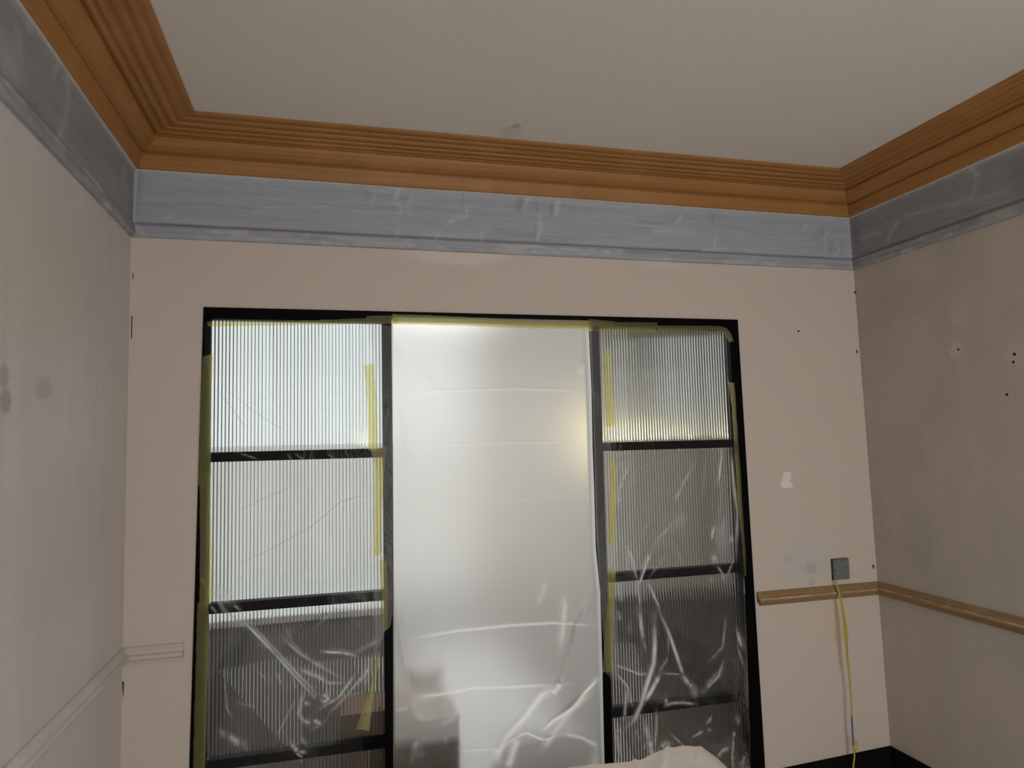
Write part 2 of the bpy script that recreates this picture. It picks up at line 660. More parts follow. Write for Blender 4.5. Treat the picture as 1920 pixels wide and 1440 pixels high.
# ---- room beyond the glazed doors
BX0, BX1, BY1, BZ = -1.9, 5.6, 4.5, 3.0
tag(box('floor_beyond', (BX0, BX1, WT, BY1, ZFL - .1, ZFL), M_FLOOR_B), 'dark polished floor of the room beyond the glazed doors', 'floor', kind='structure')
tag(box('ceiling_beyond', (BX0, BX1, WT, BY1, BZ, BZ + .1), M_WHITE), 'white ceiling of the room beyond the glazed doors', 'ceiling', kind='structure')
tag(box('wall_beyond_left', (BX0 - .1, BX0, WT, BY1, ZFL, BZ), M_WHITE), 'white side wall of the room beyond, left', 'wall', kind='structure')
tag(box('wall_beyond_right', (BX1, BX1 + .1, WT, BY1, ZFL, BZ), M_GREYWALL), 'grey side wall of the room beyond, right', 'wall', kind='structure')
bm = bmesh.new()
box_bm(bm, BX0, -.14, WT - .14, WT, ZFL, BZ)
box_bm(bm, W + .3, BX1, WT - .14, WT, ZFL, BZ)
tag(bm_obj('wall_beyond_near', bm, M_GREYWALL), 'grey return walls either side of the doorway in the room beyond', 'wall', kind='structure')
gx0, gx1, gz0, gz1 = -.55, 2.30, ZFL, 2.95
bm = bmesh.new()
hx0, hx1, hz0, hz1 = 4.16, 5.15, 1.46, 2.80
for bb in ((BX0, gx0, ZFL, BZ), (gx1, hx0, ZFL, BZ), (hx0, hx1, ZFL, hz0), (hx0, hx1, hz1, BZ), (hx1, BX1, ZFL, BZ), (gx0, gx1, gz1, BZ)):
    box_bm(bm, bb[0], bb[1], BY1, BY1 + .15, bb[2], bb[3])
tag(bm_obj('wall_beyond_far', bm, M_GREYWALL), 'far grey-beige wall of the room beyond with bright garden doors', 'wall', kind='structure')
w2 = empty('window_2', ((gx0 + gx1) / 2, BY1 + .05, gz0))
tag(w2, 'bright white framed garden doors at the far end beyond the glass', 'window', kind='structure')
for x in (gx0, gx0 + 1.70, gx1 - .06):
    child(box('stile', (x, x + .06, BY1 + .02, BY1 + .08, gz0, gz1), M_WFRAME, bevel=.004), w2)
for z in (gz0, gz1 - .07):
    child(box('rail', (gx0 + .06, gx1 - .06, BY1 + .03, BY1 + .07, z, z + .05), M_GREYWALL, bevel=.004), w2)


w3 = empty('window_3', ((hx0 + hx1) / 2, BY1 + .05, hz0))  # high window added to brighten the top pane of the right leaf
tag(w3, 'small high window added on the far wall to brighten the right leaf', 'window', kind='structure')
for x in (hx0, hx1 - .05):
    child(box('stile', (x, x + .05, BY1 + .02, BY1 + .08, hz0, hz1), M_WFRAME, bevel=.004), w3)
for z in (hz0, hz1 - .05):
    child(box('rail', (hx0 + .05, hx1 - .05, BY1 + .02, BY1 + .08, z, z + .05), M_WFRAME, bevel=.004), w3)
M_GWALL = plain('pinkish_render', (.55, .49, .46), .8, .1, .1, 3)
M_PAVE = plain('pale_paving', (.45, .44, .42), .8, .1, .12, 3)
bm = bmesh.new()  # garden wall added to dim the view through the middle panes
box_bm(bm, -4, 8, 7.4, 7.6, -.12, 1.55)
box_bm(bm, -4, 8, 7.35, 7.65, 1.55, 1.60)
tag(bm_obj('wall_garden', bm, M_GWALL), 'pinkish garden wall added outside the far garden doors to dim the middle panes', 'wall', kind='structure')
tag(box('ground', (-4, 8, BY1 + .15, 7.4, -.2, -.12), M_PAVE), 'pale paving outside the far garden doors', 'ground', kind='structure')


# ------------------------------------------------------------------ cornice
CORN_RAW = [(0, 2.616), (.024, 2.617), (.028, 2.622), (.034, 2.640), (.043, 2.660), (.044, 2.664), (.038, 2.668), (.040, 2.671), (.052, 2.672),
        (.068, 2.679), (.082, 2.690), (.091, 2.703), (.094, 2.713), (.088, 2.719), (.092, 2.724), (.100, 2.722), (.106, 2.717), (.113, 2.717),
        (.118, 2.722), (.118, 2.729), (.124, 2.731), (.129, 2.725), (.137, 2.722), (.145, 2.726), (.146, 2.733), (.152, 2.735), (.158, 2.729),
        (.172, 2.727), (.182, 2.731), (.184, 2.737), (.190, 2.738), (.196, 2.733), (.208, 2.732), (.216, 2.736), (.217, 2.741), (.223, 2.742),
        (.230, 2.738), (.243, 2.738), (.250, 2.742), (.250, ZC)]
CORN = [(d, z if d < .105 or z >= ZC else (2.722 + (d - .10) / .15 * .018) + .62 * (z - (2.722 + (d - .10) / .15 * .018))) for d, z in CORN_RAW]


def run_back(name, prof, mat, x_end_l=0.0, cut=True, n=40, wob=.0):
    """a moulding along the back wall, mitred into both side walls"""
    P = np.zeros((len(prof), n, 3))
    for i, (d, z) in enumerate(prof):
        xs = np.linspace(d, right_x(z) - d, n)
        P[i, :, 0] = xs
        P[i, :, 1] = -d + wob * (vnoise(xs * 2.5, xs * 0 + i * .3, 3) - .5)
        P[i, :, 2] = z + wob * (vnoise(xs * 2.0, xs * 0 + i * .2, 4) - .5)
    return grid_mesh(name, P, mat)


def run_side(name, prof, mat, side, n=50, wob=.0):
    P = np.zeros((len(prof), n, 3))
    for i, (d, z) in enumerate(prof):
        ys = np.linspace(-d, YF, n)
        x = d if side == 'l' else right_x(z) - d
        s = 1 if side == 'l' else -1
        P[i, :, 0] = x + s * wob * (vnoise(ys * 2.5, ys * 0 + i * .3, 5) - .5) * np.clip((-d - ys) * 3, 0, 1)
        P[i, :, 1] = ys
        P[i, :, 2] = z + wob * (vnoise(ys * 2.0, ys * 0 + i * .2, 6) - .5) * np.clip((-d - ys) * 3, 0, 1)
    return grid_mesh(name, P, mat)


def sharpen(o, ang=40):
    o.data.set_sharp_from_angle(angle=math.radians(ang))


for nm, o, lab in (
        ('trim_1', run_back('trim_1', CORN, M_CORN_X, wob=.002), 'ochre brown moulded cornice run above the black glazed doorway'),
        ('trim_2', run_side('trim_2', CORN, M_CORN_Y, 'l', wob=.002), 'ochre brown moulded cornice run on the left wall, its stepped beads seen from below'),
        ('trim_3', run_side('trim_3', CORN, M_CORN_Y, 'r', wob=.002), 'darker ochre brown cornice run along the right wall')):
    tag(o, lab, 'cornice', kind='structure')
    sharpen(o, 50)


# ------------------------------------------------------------------ frieze
def frieze_profile(n=56):
    key = [(0, ZFB), (.013, ZFB + .0005), (.018, ZFB + .006), (.0185, ZFB + .020), (.016, ZFB + .027), (.0175, ZFB + .032), (.016, ZFB + .043), (.006, ZFB + .052),
           (.0045, ZFB + .058), (.0062, ZFB + .066), (.007, ZFB + .15), (.007, 2.595), (.011, 2.610), (.018, 2.617)]
    s = [0]
    for a, b in zip(key[:-1], key[1:]):
        s.append(s[-1] + math.hypot(b[0] - a[0], b[1] - a[1]))
    u = np.linspace(0, s[-1], n)
    return np.interp(u, s, [k[0] for k in key]), np.interp(u, s, [k[1] for k in key])


# pale ridges and dark drags left by the brush on the end-wall band: (points in the photograph, width m, strength, pale?)
STROKES = [
    ([(748, 352), (741, 372)], .005, .8, 1), ([(703, 362), (698, 378)], .005, .5, 1), ([(740, 380), (754, 388), (751, 398)], .006, .7, 1), ([(770, 372), (764, 395)], .006, .5, 1),
    ([(757, 372), (766, 368)], .006, .5, 0), ([(868, 365), (866, 386)], .003, .6, 0), ([(877, 389), (874, 406), (862, 408)], .006, .8, 1), ([(850, 412), (840, 420)], .006, .7, 1),
    ([(748, 428), (743, 446)], .006, .6, 1), ([(823, 436), (816, 450)], .007, .6, 1), ([(904, 435), (901, 455)], .006, .7, 1),
    ([(990, 374), (984, 390)], .006, .8, 1), ([(976, 374), (972, 388)], .010, .6, 0), ([(1012, 404), (1014, 425), (1008, 448)], .007, .9, 1), ([(1007, 382), (1009, 400)], .004, .6, 0),
    ([(1046, 380), (1042, 402)], .008, .9, 1), ([(1036, 385), (1034, 402)], .008, .6, 0), ([(1004, 425), (1002, 450)], .003, .7, 0),
    ([(905, 449), (960, 452), (1005, 452), (1030, 450)], .003, .9, 0), ([(900, 453), (960, 458), (1010, 456)], .003, .6, 0),
    ([(960, 468), (1000, 462), (1050, 472)], .006, .7, 1), ([(985, 470), (1040, 465), (1052, 474)], .003, .6, 0),
    ([(1278, 405), (1268, 422)], .006, .7, 1), ([(1262, 414), (1230, 418), (1200, 414)], .006, .4, 0), ([(1334, 400), (1338, 416)], .004, .7, 0),
    ([(1342, 445), (1340, 462)], .006, .7, 1), ([(1232, 432), (1296, 430)], .016, .5, 1), ([(1296, 440), (1240, 436)], .010, .3, 1),
    ([(1512, 420), (1508, 432)], .006, .6, 1), ([(1553, 432), (1546, 450), (1549, 470)], .006, .45, 1), ([(1570, 455), (1574, 468), (1568, 478)], .006, .5, 1),
    ([(1585, 440), (1588, 460), (1586, 478)], .006, .45, 1), ([(1560, 460), (1556, 474)], .004, .7, 0), ([(1590, 405), (1594, 500)], .008, .35, 1), ([(1540, 436), (1530, 444)], .012, .5, 0),
    ([(1320, 470), (1360, 466)], .006, .6, 1), ([(1254, 482), (1290, 478)], .005, .5, 0), ([(310, 405), (324, 408)], .005, .7, 1), ([(635, 448), (700, 456), (770, 460)], .007, .55, 1),
    ([(760, 455), (776, 462)], .005, .8, 1), ([(470, 436), (540, 444), (610, 448)], .006, .5, 0), ([(260, 420), (330, 430), (420, 432)], .005, .5, 0),
    ([(300, 382), (400, 384), (470, 392)], .006, .35, 0), ([(256, 318), (254, 360), (251, 400), (252, 440)], .0035, .65, 1), ([(262, 320), (259, 370)], .008, .55, 0),
    ([(258, 362), (256, 400)], .010, .35, 0), ([(255, 425), (268, 440)], .008, .6, 1), ([(640, 452), (660, 462)], .003, .5, 0), ([(680, 350), (690, 372)], .012, .3, 0),
    ([(1080, 400), (1180, 420), (1300, 432)], .004, .35, 1), ([(800, 440), (860, 444), (900, 440)], .012, .3, 1), ([(930, 430), (1000, 440)], .014, .3, 0),
]
STROKES_L = [([(4, 110), (20, 130)], .03, .45, 1), ([(100, 95), (104, 118), (95, 138)], .010, .5, 1), ([(108, 120), (104, 145)], .010, .6, 0), ([(118, 150), (124, 180), (116, 230), (108, 250)], .012, .5, 1),
             ([(12, 150), (60, 205), (100, 250)], .010, .7, 0), ([(86, 255), (104, 275)], .012, .6, 1), ([(146, 312), (176, 350)], .007, .8, 1), ([(28, 60), (30, 105)], .014, .4, 1),
             ([(40, 20), (48, 50)], .010, .4, 1), ([(230, 300), (228, 335)], .008, .35, 1), ([(240, 330), (242, 420)], .010, .5, 0), ([(130, 232), (220, 330)], .010, .3, 0)]
STROKES_R = [([(1830, 290), (1826, 318), (1834, 330)], .010, .6, 1), ([(1836, 330), (1826, 370), (1790, 382), (1700, 405)], .007, .4, 1), ([(1908, 315), (1915, 350)], .030, .6, 0), ([(1685, 418), (1670, 440), (1668, 450)], .008, .6, 1),
             ([(1618, 448), (1650, 436)], .010, .4, 1), ([(1606, 405), (1612, 470)], .018, .6, 0), ([(1850, 408), (1900, 395)], .014, .7, 1), ([(1620, 486), (1700, 460), (1800, 425)], .008, .45, 1),
             ([(1610, 478), (1700, 450), (1820, 410), (1919, 378)], .008, .55, 0), ([(1622, 492), (1650, 483)], .008, .5, 1)]


def frieze(name, side, strokes):
    d, z = frieze_profile()
    if side == 'b':
        m = 760
        P = np.zeros((len(d), m, 3))
        for i in range(len(d)):
            P[i, :, 0] = np.linspace(d[i], right_x(z[i]) - d[i], m)
            P[i, :, 1] = -d[i]
            P[i, :, 2] = z[i]
        U, cv = P[:, :, 0], [[(at(*p, y=-.007)[0], at(*p, y=-.007)[2]) for p in s[0]] for s in strokes]
    else:
        m = 620
        P = np.zeros((len(d), m, 3))
        for i in range(len(d)):
            P[i, :, 1] = np.linspace(-d[i], YF, m)
            P[i, :, 0] = d[i] if side == 'l' else right_x(z[i]) - d[i]
            P[i, :, 2] = z[i]
        fn = at_l if side == 'l' else at_x
        U, cv = P[:, :, 1], [[(fn(*p)[1], fn(*p)[2]) for p in s[0]] for s in strokes]
    Zg = P[:, :, 2]
    pale, dark = np.zeros(Zg.shape), np.zeros(Zg.shape)
    for s, pts in zip(strokes, cv):
        dd, pp = seg_dist(U, Zg, pts)
        g = s[2] * np.exp(-(dd / (s[1] * 1.35)) ** 2) * (.55 + .7 * vnoise(U * 60, Zg * 260, 17))
        if s[3]:
            pale = np.maximum(pale, g * .6)
        else:
            dark = np.maximum(dark, g * .55)
    # pale line of filler under the cornice, worn bead edges, darker along the groove
    pale = np.maximum(pale, .85 * np.exp(-((Zg - 2.6165) / .0035) ** 2))
    worn = vnoise(U * 9, Zg * 30, 7) * vnoise(U * 31, Zg * 60, 8)
    pale = np.maximum(pale, .42 * np.clip(worn * 2.2 - .55, 0, 1) * (Zg < ZFB + .045))
    dark = np.maximum(dark, (.30 + .5 * vnoise(U * 6, Zg * 0, 9)) * np.exp(-((Zg - ZFB - .052) / .005) ** 2))
    ln = vnoise(U * 3, Zg * 420, 10)
    dark = np.maximum(dark, .40 * np.clip(ln * 2 - 1.1, 0, 1) * (Zg < ZFB + .05))
    relief = .0016 * pale - .0010 * dark
    if side == 'b':
        P[:, :, 1] -= relief
    elif side == 'l':
        P[:, :, 0] += relief
    else:
        P[:, :, 0] -= relief
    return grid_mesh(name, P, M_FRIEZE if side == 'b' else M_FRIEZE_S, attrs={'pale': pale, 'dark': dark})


tag(frieze('trim_4', 'b', STROKES), 'grey-blue brushed frieze band across the end wall with pale brush marks', 'frieze', kind='structure')
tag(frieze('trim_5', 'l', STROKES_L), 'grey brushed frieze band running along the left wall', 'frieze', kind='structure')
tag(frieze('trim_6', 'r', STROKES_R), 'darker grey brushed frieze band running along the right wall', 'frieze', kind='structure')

# ------------------------------------------------------------------ dado rails and skirting
RAIL = [(0, ZR0), (.007, ZR0), (.010, ZR0 + .003), (.011, ZR0 + .010), (.013, ZR0 + .013), (.020, ZR0 + .015), (.026, ZR0 + .019), (.029, ZR0 + .024), (.029, ZR0 + .029),
        (.026, ZR0 + .033), (.020, ZR0 + .035), (.017, ZR0 + .037), (.0165, ZR0 + .043), (.014, ZR0 + .049), (.009, ZR0 + .053), (.0085, ZR0 + .056), (.005, ZR1), (0, ZR1)]


def rail_back(name, x0, x1, m0, m1, mat):
    """m0/m1: True = mitred into the side wall, False = rounded free end"""
    n = 24
    P = np.zeros((len(RAIL), n, 3))
    for i, (d, z) in enumerate(RAIL):
        a0 = (d if m0 else x0 + .010 * (1 - d / .026) * (1 if False else 0) + (.012 * ((z - ZR0) < .012)))
        a1 = (right_x(z) - d if m1 else x1)
        P[i, :, 0] = np.linspace(a0, a1, n)
        P[i, :, 1] = -d
        P[i, :, 2] = z
    o = grid_mesh(name, P, mat)
    # close the free end
    bm = bmesh.new()
    bm.from_mesh(o.data)
    bm.verts.ensure_lookup_table()
    col = 0 if not m0 else n - 1
    bm.faces.new([bm.verts[i * n + col] for i in range(len(RAIL))])
    bmesh.ops.recalc_face_normals(bm, faces=bm.faces)
    bm.to_mesh(o.data)
    bm.free()
    sharpen(o, 45)
    return o


xr0 = at(1421, 1122, -.01)[0]
xl1 = at(344, 1218, -.01)[0]
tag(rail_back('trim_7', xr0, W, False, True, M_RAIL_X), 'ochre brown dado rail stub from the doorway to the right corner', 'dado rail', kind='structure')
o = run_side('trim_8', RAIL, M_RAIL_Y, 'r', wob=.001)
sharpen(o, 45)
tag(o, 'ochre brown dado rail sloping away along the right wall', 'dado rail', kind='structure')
tag(rail_back('trim_9', 0, xl1, True, False, M_BACK), 'wall-coloured dado rail stub left of the doorway', 'dado rail', kind='structure')
o = run_side('trim_10', RAIL, M_LEFT, 'l', wob=.002)
sharpen(o, 45)
tag(o, 'wall-coloured dado rail along the left wall', 'dado rail', kind='structure')

SK = [(0, ZFL), (.022, ZFL), (.022, ZSK - .045), (.019, ZSK - .03), (.013, ZSK - .018), (.012, ZSK - .006), (.008, ZSK), (0, ZSK)]


def skirt_back(name, x0, x1, mitre_r):
    n = 12
    P = np.zeros((len(SK), n, 3))
    for i, (d, z) in enumerate(SK):
        P[i, :, 0] = np.linspace(x0 if mitre_r else d, (right_x(z) - d) if mitre_r else x1, n)
        P[i, :, 1] = -d
        P[i, :, 2] = z - (.024 * (1 - np.linspace(0, 1, n)) if i > 1 else 0)
    return grid_mesh(name, P, M_BLACK_SKIRT, smooth=False)


tag(skirt_back('baseboard_back', 2.50, W, True), 'black skirting board at the foot of the end wall by the right corner', 'skirting', kind='structure')
tag(run_side('baseboard_right', SK, M_BLACK_SKIRT, 'r'), 'black skirting board at the foot of the right wall', 'skirting', kind='structure')
tag(run_side('baseboard_left', SK, M_BLACK_SKIRT, 'l'), 'black skirting board at the foot of the left wall', 'skirting', kind='structure')

# ------------------------------------------------------------------ glazed doorway
F0, F1 = -.006, .055          # frame depth
IX0, ML0, ML1, MR0, MR1, IX1 = .276, .893, .930, 1.760, 1.798, 2.414
HZ = 2.072                    # head of the glass
t_ = empty('trim_11', ((OX0 + OX1) / 2, 0, ZFL))
tag(t_, 'black outer frame of the wide glazed doorway', 'door frame', kind='structure')
child(prism_quad('jamb', [(OB0, ZFL), (IX0 - .004, ZFL), (IX0 - .004, OZ), (OX0, OZ)], F0, F1, M_BLACK), t_)
child(prism_quad('jamb', [(IX1 + .004, ZFL), (OB1, ZFL), (OX1, OZ), (IX1 + .004, OZ)], F0, F1, M_BLACK), t_)
HZM = 2.102                   # the middle opening reaches a little higher
child(prism_quad('head', [(IX0 - .004, HZ + .004), (ML1, HZ + .004), (ML1, HZM), (MR0, HZM), (MR0, HZ + .004), (IX1 + .004, HZ + .004), (IX1 + .004, OZ), (IX0 - .004, OZ)], F0, F1, M_BLACK), t_)

BARS = (1.567, 1.027, .488)


def pane_mesh(x0, x1, z0, z1, pitch=.01262):
    n = max(4, int(round((x1 - x0) / pitch)))
    seg = 12
    xs = np.linspace(x0, x1, n * seg + 1)
    ph = (np.arange(n * seg + 1) % seg) / seg
    yb = .0225 + .0008 * (1 - (2 * ph - 1) ** 2) + .0010 * (1 - np.abs(2 * ph - 1) ** 5)
    v, f = [], []
    N = len(xs)
    for z in (z0, z1):
        v += [(x, y, z) for x, y in zip(xs, yb)]
    o1 = len(v)
    v += [(x0, .018, z0), (x1, .018, z0), (x0, .018, z1), (x1, .018, z1)]
    for i in range(N - 1):
        f.append((i + 1, i, N + i, N + i + 1))
    f.append((o1, o1 + 1, o1 + 3, o1 + 2))
    f.append(tuple(range(0, N)) + (o1 + 1, o1))
    f.append((o1 + 2, o1 + 3) + tuple(range(2 * N - 1, N - 1, -1)))
    f.append((0, o1, o1 + 2, N))
    f.append((N - 1, 2 * N - 1, o1 + 3, o1 + 1))
    return v, f


def glazed_panel(name, x0, x1, stile_in, label):
    """x0..x1 clear glass; stile_in: (x0,x1) of the stile next to the middle opening"""
    r = empty(name, ((x0 + x1) / 2, 0, ZFL))
    tag(r, label, 'glazed door', kind='structure')
    child(box('stile', (stile_in[0], stile_in[1], F0, F1, ZFL, HZ + .004), M_BLACK, bevel=.002), r)
    child(box('bottom_rail', (x0, x1, .0, .045, ZFL, ZFL + .06), M_BLACK, bevel=.002), r)
    for zb in BARS:
        child(box('glazing_bar', (x0, x1, -.001, .045, zb - .0175, zb + .0175), M_BLACK, bevel=.002), r)
    edges = [HZ + .002] + [e for zb in BARS for e in (zb + .0165, zb - .0165)] + [ZFL + .058]
    for k in range(0, len(edges), 2):
        v, f = pane_mesh(x0 - .003, x1 + .003, edges[k + 1], edges[k])
        child(mesh_obj('glass_pane', v, f, M_GLASS), r)
    return r


glazed_panel('door_1', IX0, ML0, (ML0, ML1), 'black framed reeded glass door leaf left of the white sheet, bright behind')
glazed_panel('door_2', MR1, IX1, (MR0, MR1), 'black framed reeded glass door leaf right of the white sheet, darker behind')

# ------------------------------------------------------------------ clear films over the glass
YFILM = -.012


def conv(pts, o=None, s=None, y=YFILM):
    out = []
    for px, py in pts:
        if o is not None:
            px, py = o[0] + px * s, o[1] + py * s
        p = at(px, py, y)
        out.append((p[0], p[2]))
    return out


S4, O4 = 460 / 1920, (340, 1095)
S3, O3 = 460 / 1920, (340, 860)
S2, O2 = 460 / 1920, (340, 540)
CR_L = [  # (points, origin, scale, width m, haze)
    ([(430, 230), (700, 500), (1050, 880)], O4, S4, .0045, .55), ([(470, 230), (740, 510), (1070, 860)], O4, S4, .003, .40), ([(510, 300), (720, 520)], O4, S4, .012, .14),
    ([(250, 40), (330, 200), (480, 310), (590, 370)], O4, S4, .008, .25), ([(230, 170), (280, 230)], O4, S4, .004, .3), ([(290, 120), (350, 220)], O4, S4, .006, .3), ([(410, 160), (470, 210)], O4, S4, .005, .3),
    ([(780, 400), (920, 530), (1060, 620), (1270, 740)], O4, S4, .005, .28), ([(800, 300), (870, 450), (1000, 590)], O4, S4, .006, .12), ([(890, 640), (1050, 710), (1170, 770), (1290, 765)], O4, S4, .005, .30),
    ([(1090, 520), (1250, 530), (1370, 558)], O4, S4, .0045, .55), ([(1370, 690), (1230, 880), (1080, 965)], O4, S4, .005, .35), ([(1480, 640), (1370, 800)], O4, S4, .005, .35), ([(1460, 660), (1300, 860), (1150, 1010)], O4, S4, .004, .28),
    ([(1040, 340), (1210, 190), (1400, 200), (1560, 260)], O4, S4, .006, .28), ([(1300, 230), (1480, 180), (1570, 250)], O4, S4, .018, .16), ([(1350, 540), (1560, 430)], O4, S4, .008, .2),
    ([(1090, 870), (1130, 860), (1150, 890), (1120, 910), (1090, 890)], O4, S4, .006, .5), ([(1130, 890), (1140, 895)], O4, S4, .010, .5),
    ([(960, 800), (920, 1000), (990, 1090)], O4, S4, .006, .28), ([(900, 880), (830, 1010), (740, 1190)], O4, S4, .003, .2), ([(960, 910), (1010, 930)], O4, S4, .006, .3), ([(960, 1050), (1010, 1075)], O4, S4, .006, .35),
    ([(1030, 1045), (1100, 1085)], O4, S4, .006, .42), ([(310, 1130), (350, 1190)], O4, S4, .009, .26), ([(365, 1165), (440, 1215), (450, 1245)], O4, S4, .010, .42), ([(860, 1220), (920, 1300)], O4, S4, .008, .42),
    ([(920, 1290), (975, 1295)], O4, S4, .007, .38), ([(900, 1300), (950, 1335)], O4, S4, .004, .4), ([(340, 600), (345, 800), (360, 960), (410, 1050)], O4, S4, .003, .22), ([(740, 670), (790, 780)], O4, S4, .003, .2), ([(610, 670), (660, 730)], O4, S4, .003, .2),
    ([(480, 640), (490, 740)], O4, S4, .003, .14), ([(870, 700), (900, 810)], O4, S4, .003, .2), ([(470, 1200), (530, 1280)], O4, S4, .010, .12), ([(430, 920), (600, 945)], O4, S4, .004, .12), ([(1160, 1010), (1100, 1090), (1000, 1120)], O4, S4, .003, .16),
    ([(940, 1180), (985, 1240)], O4, S4, .006, .2), ([(1480, 560), (1440, 800)], O4, S4, .014, .14), ([(1180, 870), (1420, 850)], O4, S4, .003, .15), ([(240, 1040), (330, 1060), (390, 1120)], O3, S3, .02, .35),
    ([(250, 1010), (380, 1060)], O3, S3, .006, .35), ([(150, 930), (190, 1000)], O3, S3, .004, .3), ([(1200, 860), (1480, 1000)], O3, S3, .05, .08),
    ([(250, 770), (380, 920), (520, 1110)], O2, S2, .0025, .18), ([(290, 740), (560, 960), (850, 1150)], O2, S2, .0025, .15), ([(420, 430), (600, 330), (860, 220)], O3, S3, .003, .15),
    ([(330, 860), (640, 740), (1020, 530), (1250, 330), (1480, 280)], O3, S3, .003, .16), ([(450, 1290), (600, 1340)], O2, S2, .003, .25), ([(830, 1300), (860, 1340)], O2, S2, .003, .25), ([(880, 1290), (960, 1350)], O2, S2, .003, .2), ([(1140, 1290), (1200, 1350)], O2, S2, .003, .25),
]
S8, O8 = 400 / 1920, (1060, 840)
O9 = (1060, 1140)
CR_R = [
    ([(590, 130), (520, 290), (470, 440)], O8, S8, .003, .35), ([(480, 440), (500, 500)], O8, S8, .005, .35), ([(660, 40), (520, 140)], O8, S8, .003, .25), ([(1190, 90), (1060, 320), (980, 500)], O8, S8, .0035, .30),
    ([(1408, 0), (1395, 140), (1375, 320)], O8, S8, .0035, .8), ([(1340, 690), (1310, 820)], O8, S8, .004, .65), ([(1490, 0), (1510, 300), (1545, 580), (1540, 950)], O8, S8, .006, .40), ([(1270, 60), (1230, 440)], O8, S8, .003, .2),
    ([(770, 920), (700, 1090), (645, 1240), (662, 1440)], O8, S8, .0045, .60), ([(570, 900), (600, 1010), (640, 1200)], O8, S8, .005, .42), ([(730, 1200), (830, 1440)], O8, S8, .005, .55), ([(1050, 580), (850, 800), (770, 920)], O8, S8, .004, .28),
    ([(960, 720), (1050, 620), (1045, 720)], O8, S8, .014, .16), ([(680, 800), (780, 650)], O8, S8, .003, .2), ([(1310, 960), (1350, 1020)], O8, S8, .014, .35), ([(1440, 1170), (1510, 1000)], O8, S8, .004, .3), ([(1360, 1060), (1430, 1170)], O8, S8, .005, .35),
    ([(1615, 1150), (1620, 1350)], O8, S8, .008, .35), ([(1440, 620), (1390, 800), (1420, 960)], O8, S8, .03, .14), ([(1440, 640), (1380, 790)], O8, S8, .006, .25), ([(1500, 780), (1480, 860)], O8, S8, .010, .25), ([(1290, 1160), (1310, 1190)], O8, S8, .008, .35),
    ([(1400, 1140), (1420, 1190)], O8, S8, .008, .3), ([(740, 1170), (900, 960)], O8, S8, .003, .2), ([(1000, 920), (1040, 1020)], O8, S8, .004, .18), ([(480, 1200), (500, 1400)], O8, S8, .010, .22), ([(1420, 300), (1380, 620)], O8, S8, .003, .18), ([(560, 850), (560, 1100)], O8, S8, .003, .15),
    ([(820, 0), (910, 220), (1000, 500), (1030, 590)], O9, S8, .0065, .50), ([(1020, 580), (1060, 640), (1120, 700)], O9, S8, .009, .38), ([(660, 0), (665, 150), (685, 290)], O9, S8, .007, .45), ([(690, 290), (710, 380)], O9, S8, .004, .25),
    ([(785, 50), (782, 300), (770, 480), (700, 700), (660, 850), (600, 1000), (500, 1110)], O9, S8, .0085, .85), ([(830, 575), (760, 700), (680, 840)], O9, S8, .0075, .75), ([(540, 720), (520, 1000)], O9, S8, .006, .45), ([(445, 510), (560, 550), (670, 590), (720, 570)], O9, S8, .004, .40),
    ([(450, 580), (550, 700), (590, 880)], O9, S8, .005, .35), ([(690, 1000), (730, 1180), (755, 1340)], O9, S8, .010, .60), ([(790, 900), (790, 1080), (770, 1220)], O9, S8, .005, .42), ([(465, 1040), (460, 1180), (490, 1370)], O9, S8, .008, .60), ([(700, 1180), (680, 1260)], O9, S8, .004, .3),
    ([(1400, 460), (1340, 600), (1200, 730)], O9, S8, .007, .32), ([(1430, 60), (1390, 340), (1250, 470)], O9, S8, .004, .25), ([(1340, 560), (1220, 690)], O9, S8, .010, .2), ([(1530, 180), (1555, 280), (1580, 355)], O9, S8, .007, .42), ([(1530, 320), (1590, 520)], O9, S8, .004, .22),
    ([(1280, 950), (1225, 1010)], O9, S8, .005, .38), ([(1200, 1070), (1090, 1135)], O9, S8, .005, .38), ([(1440, 1225), (1370, 1250), (1320, 1310)], O9, S8, .006, .38), ([(1490, 1120), (1470, 1300), (1470, 1420)], O9, S8, .005, .30), ([(900, 1090), (1040, 1220)], O9, S8, .004, .28),
    ([(860, 860), (920, 830), (1030, 825), (1150, 840)], O9, S8, .006, .35), ([(820, 1230), (860, 1190), (920, 1190)], O9, S8, .012, .32), ([(880, 860), (870, 780)], O9, S8, .008, .3), ([(620, 1070), (645, 1170)], O9, S8, .005, .25), ([(840, 570), (1010, 575)], O9, S8, .003, .3),
    ([(900, 430), (820, 560)], O9, S8, .003, .3), ([(900, 200), (900, 400)], O9, S8, .004, .2), ([(1260, 1050), (1250, 1080)], O9, S8, .008, .3), ([(690, 1310), (860, 1300)], O9, S8, .005, .3), ([(1510, 960), (1550, 1020)], O9, S8, .010, .22), ([(1600, 1310), (1560, 1400)], O9, S8, .008, .2),
    ([(1480, 1100), (1500, 1130)], O9, S8, .008, .3), ([(470, 20), (490, 120)], O9, S8, .008, .2), ([(540, 180), (600, 170)], O9, S8, .02, .1), ([(1100, 650), (1140, 790)], O9, S8, .014, .18),
]


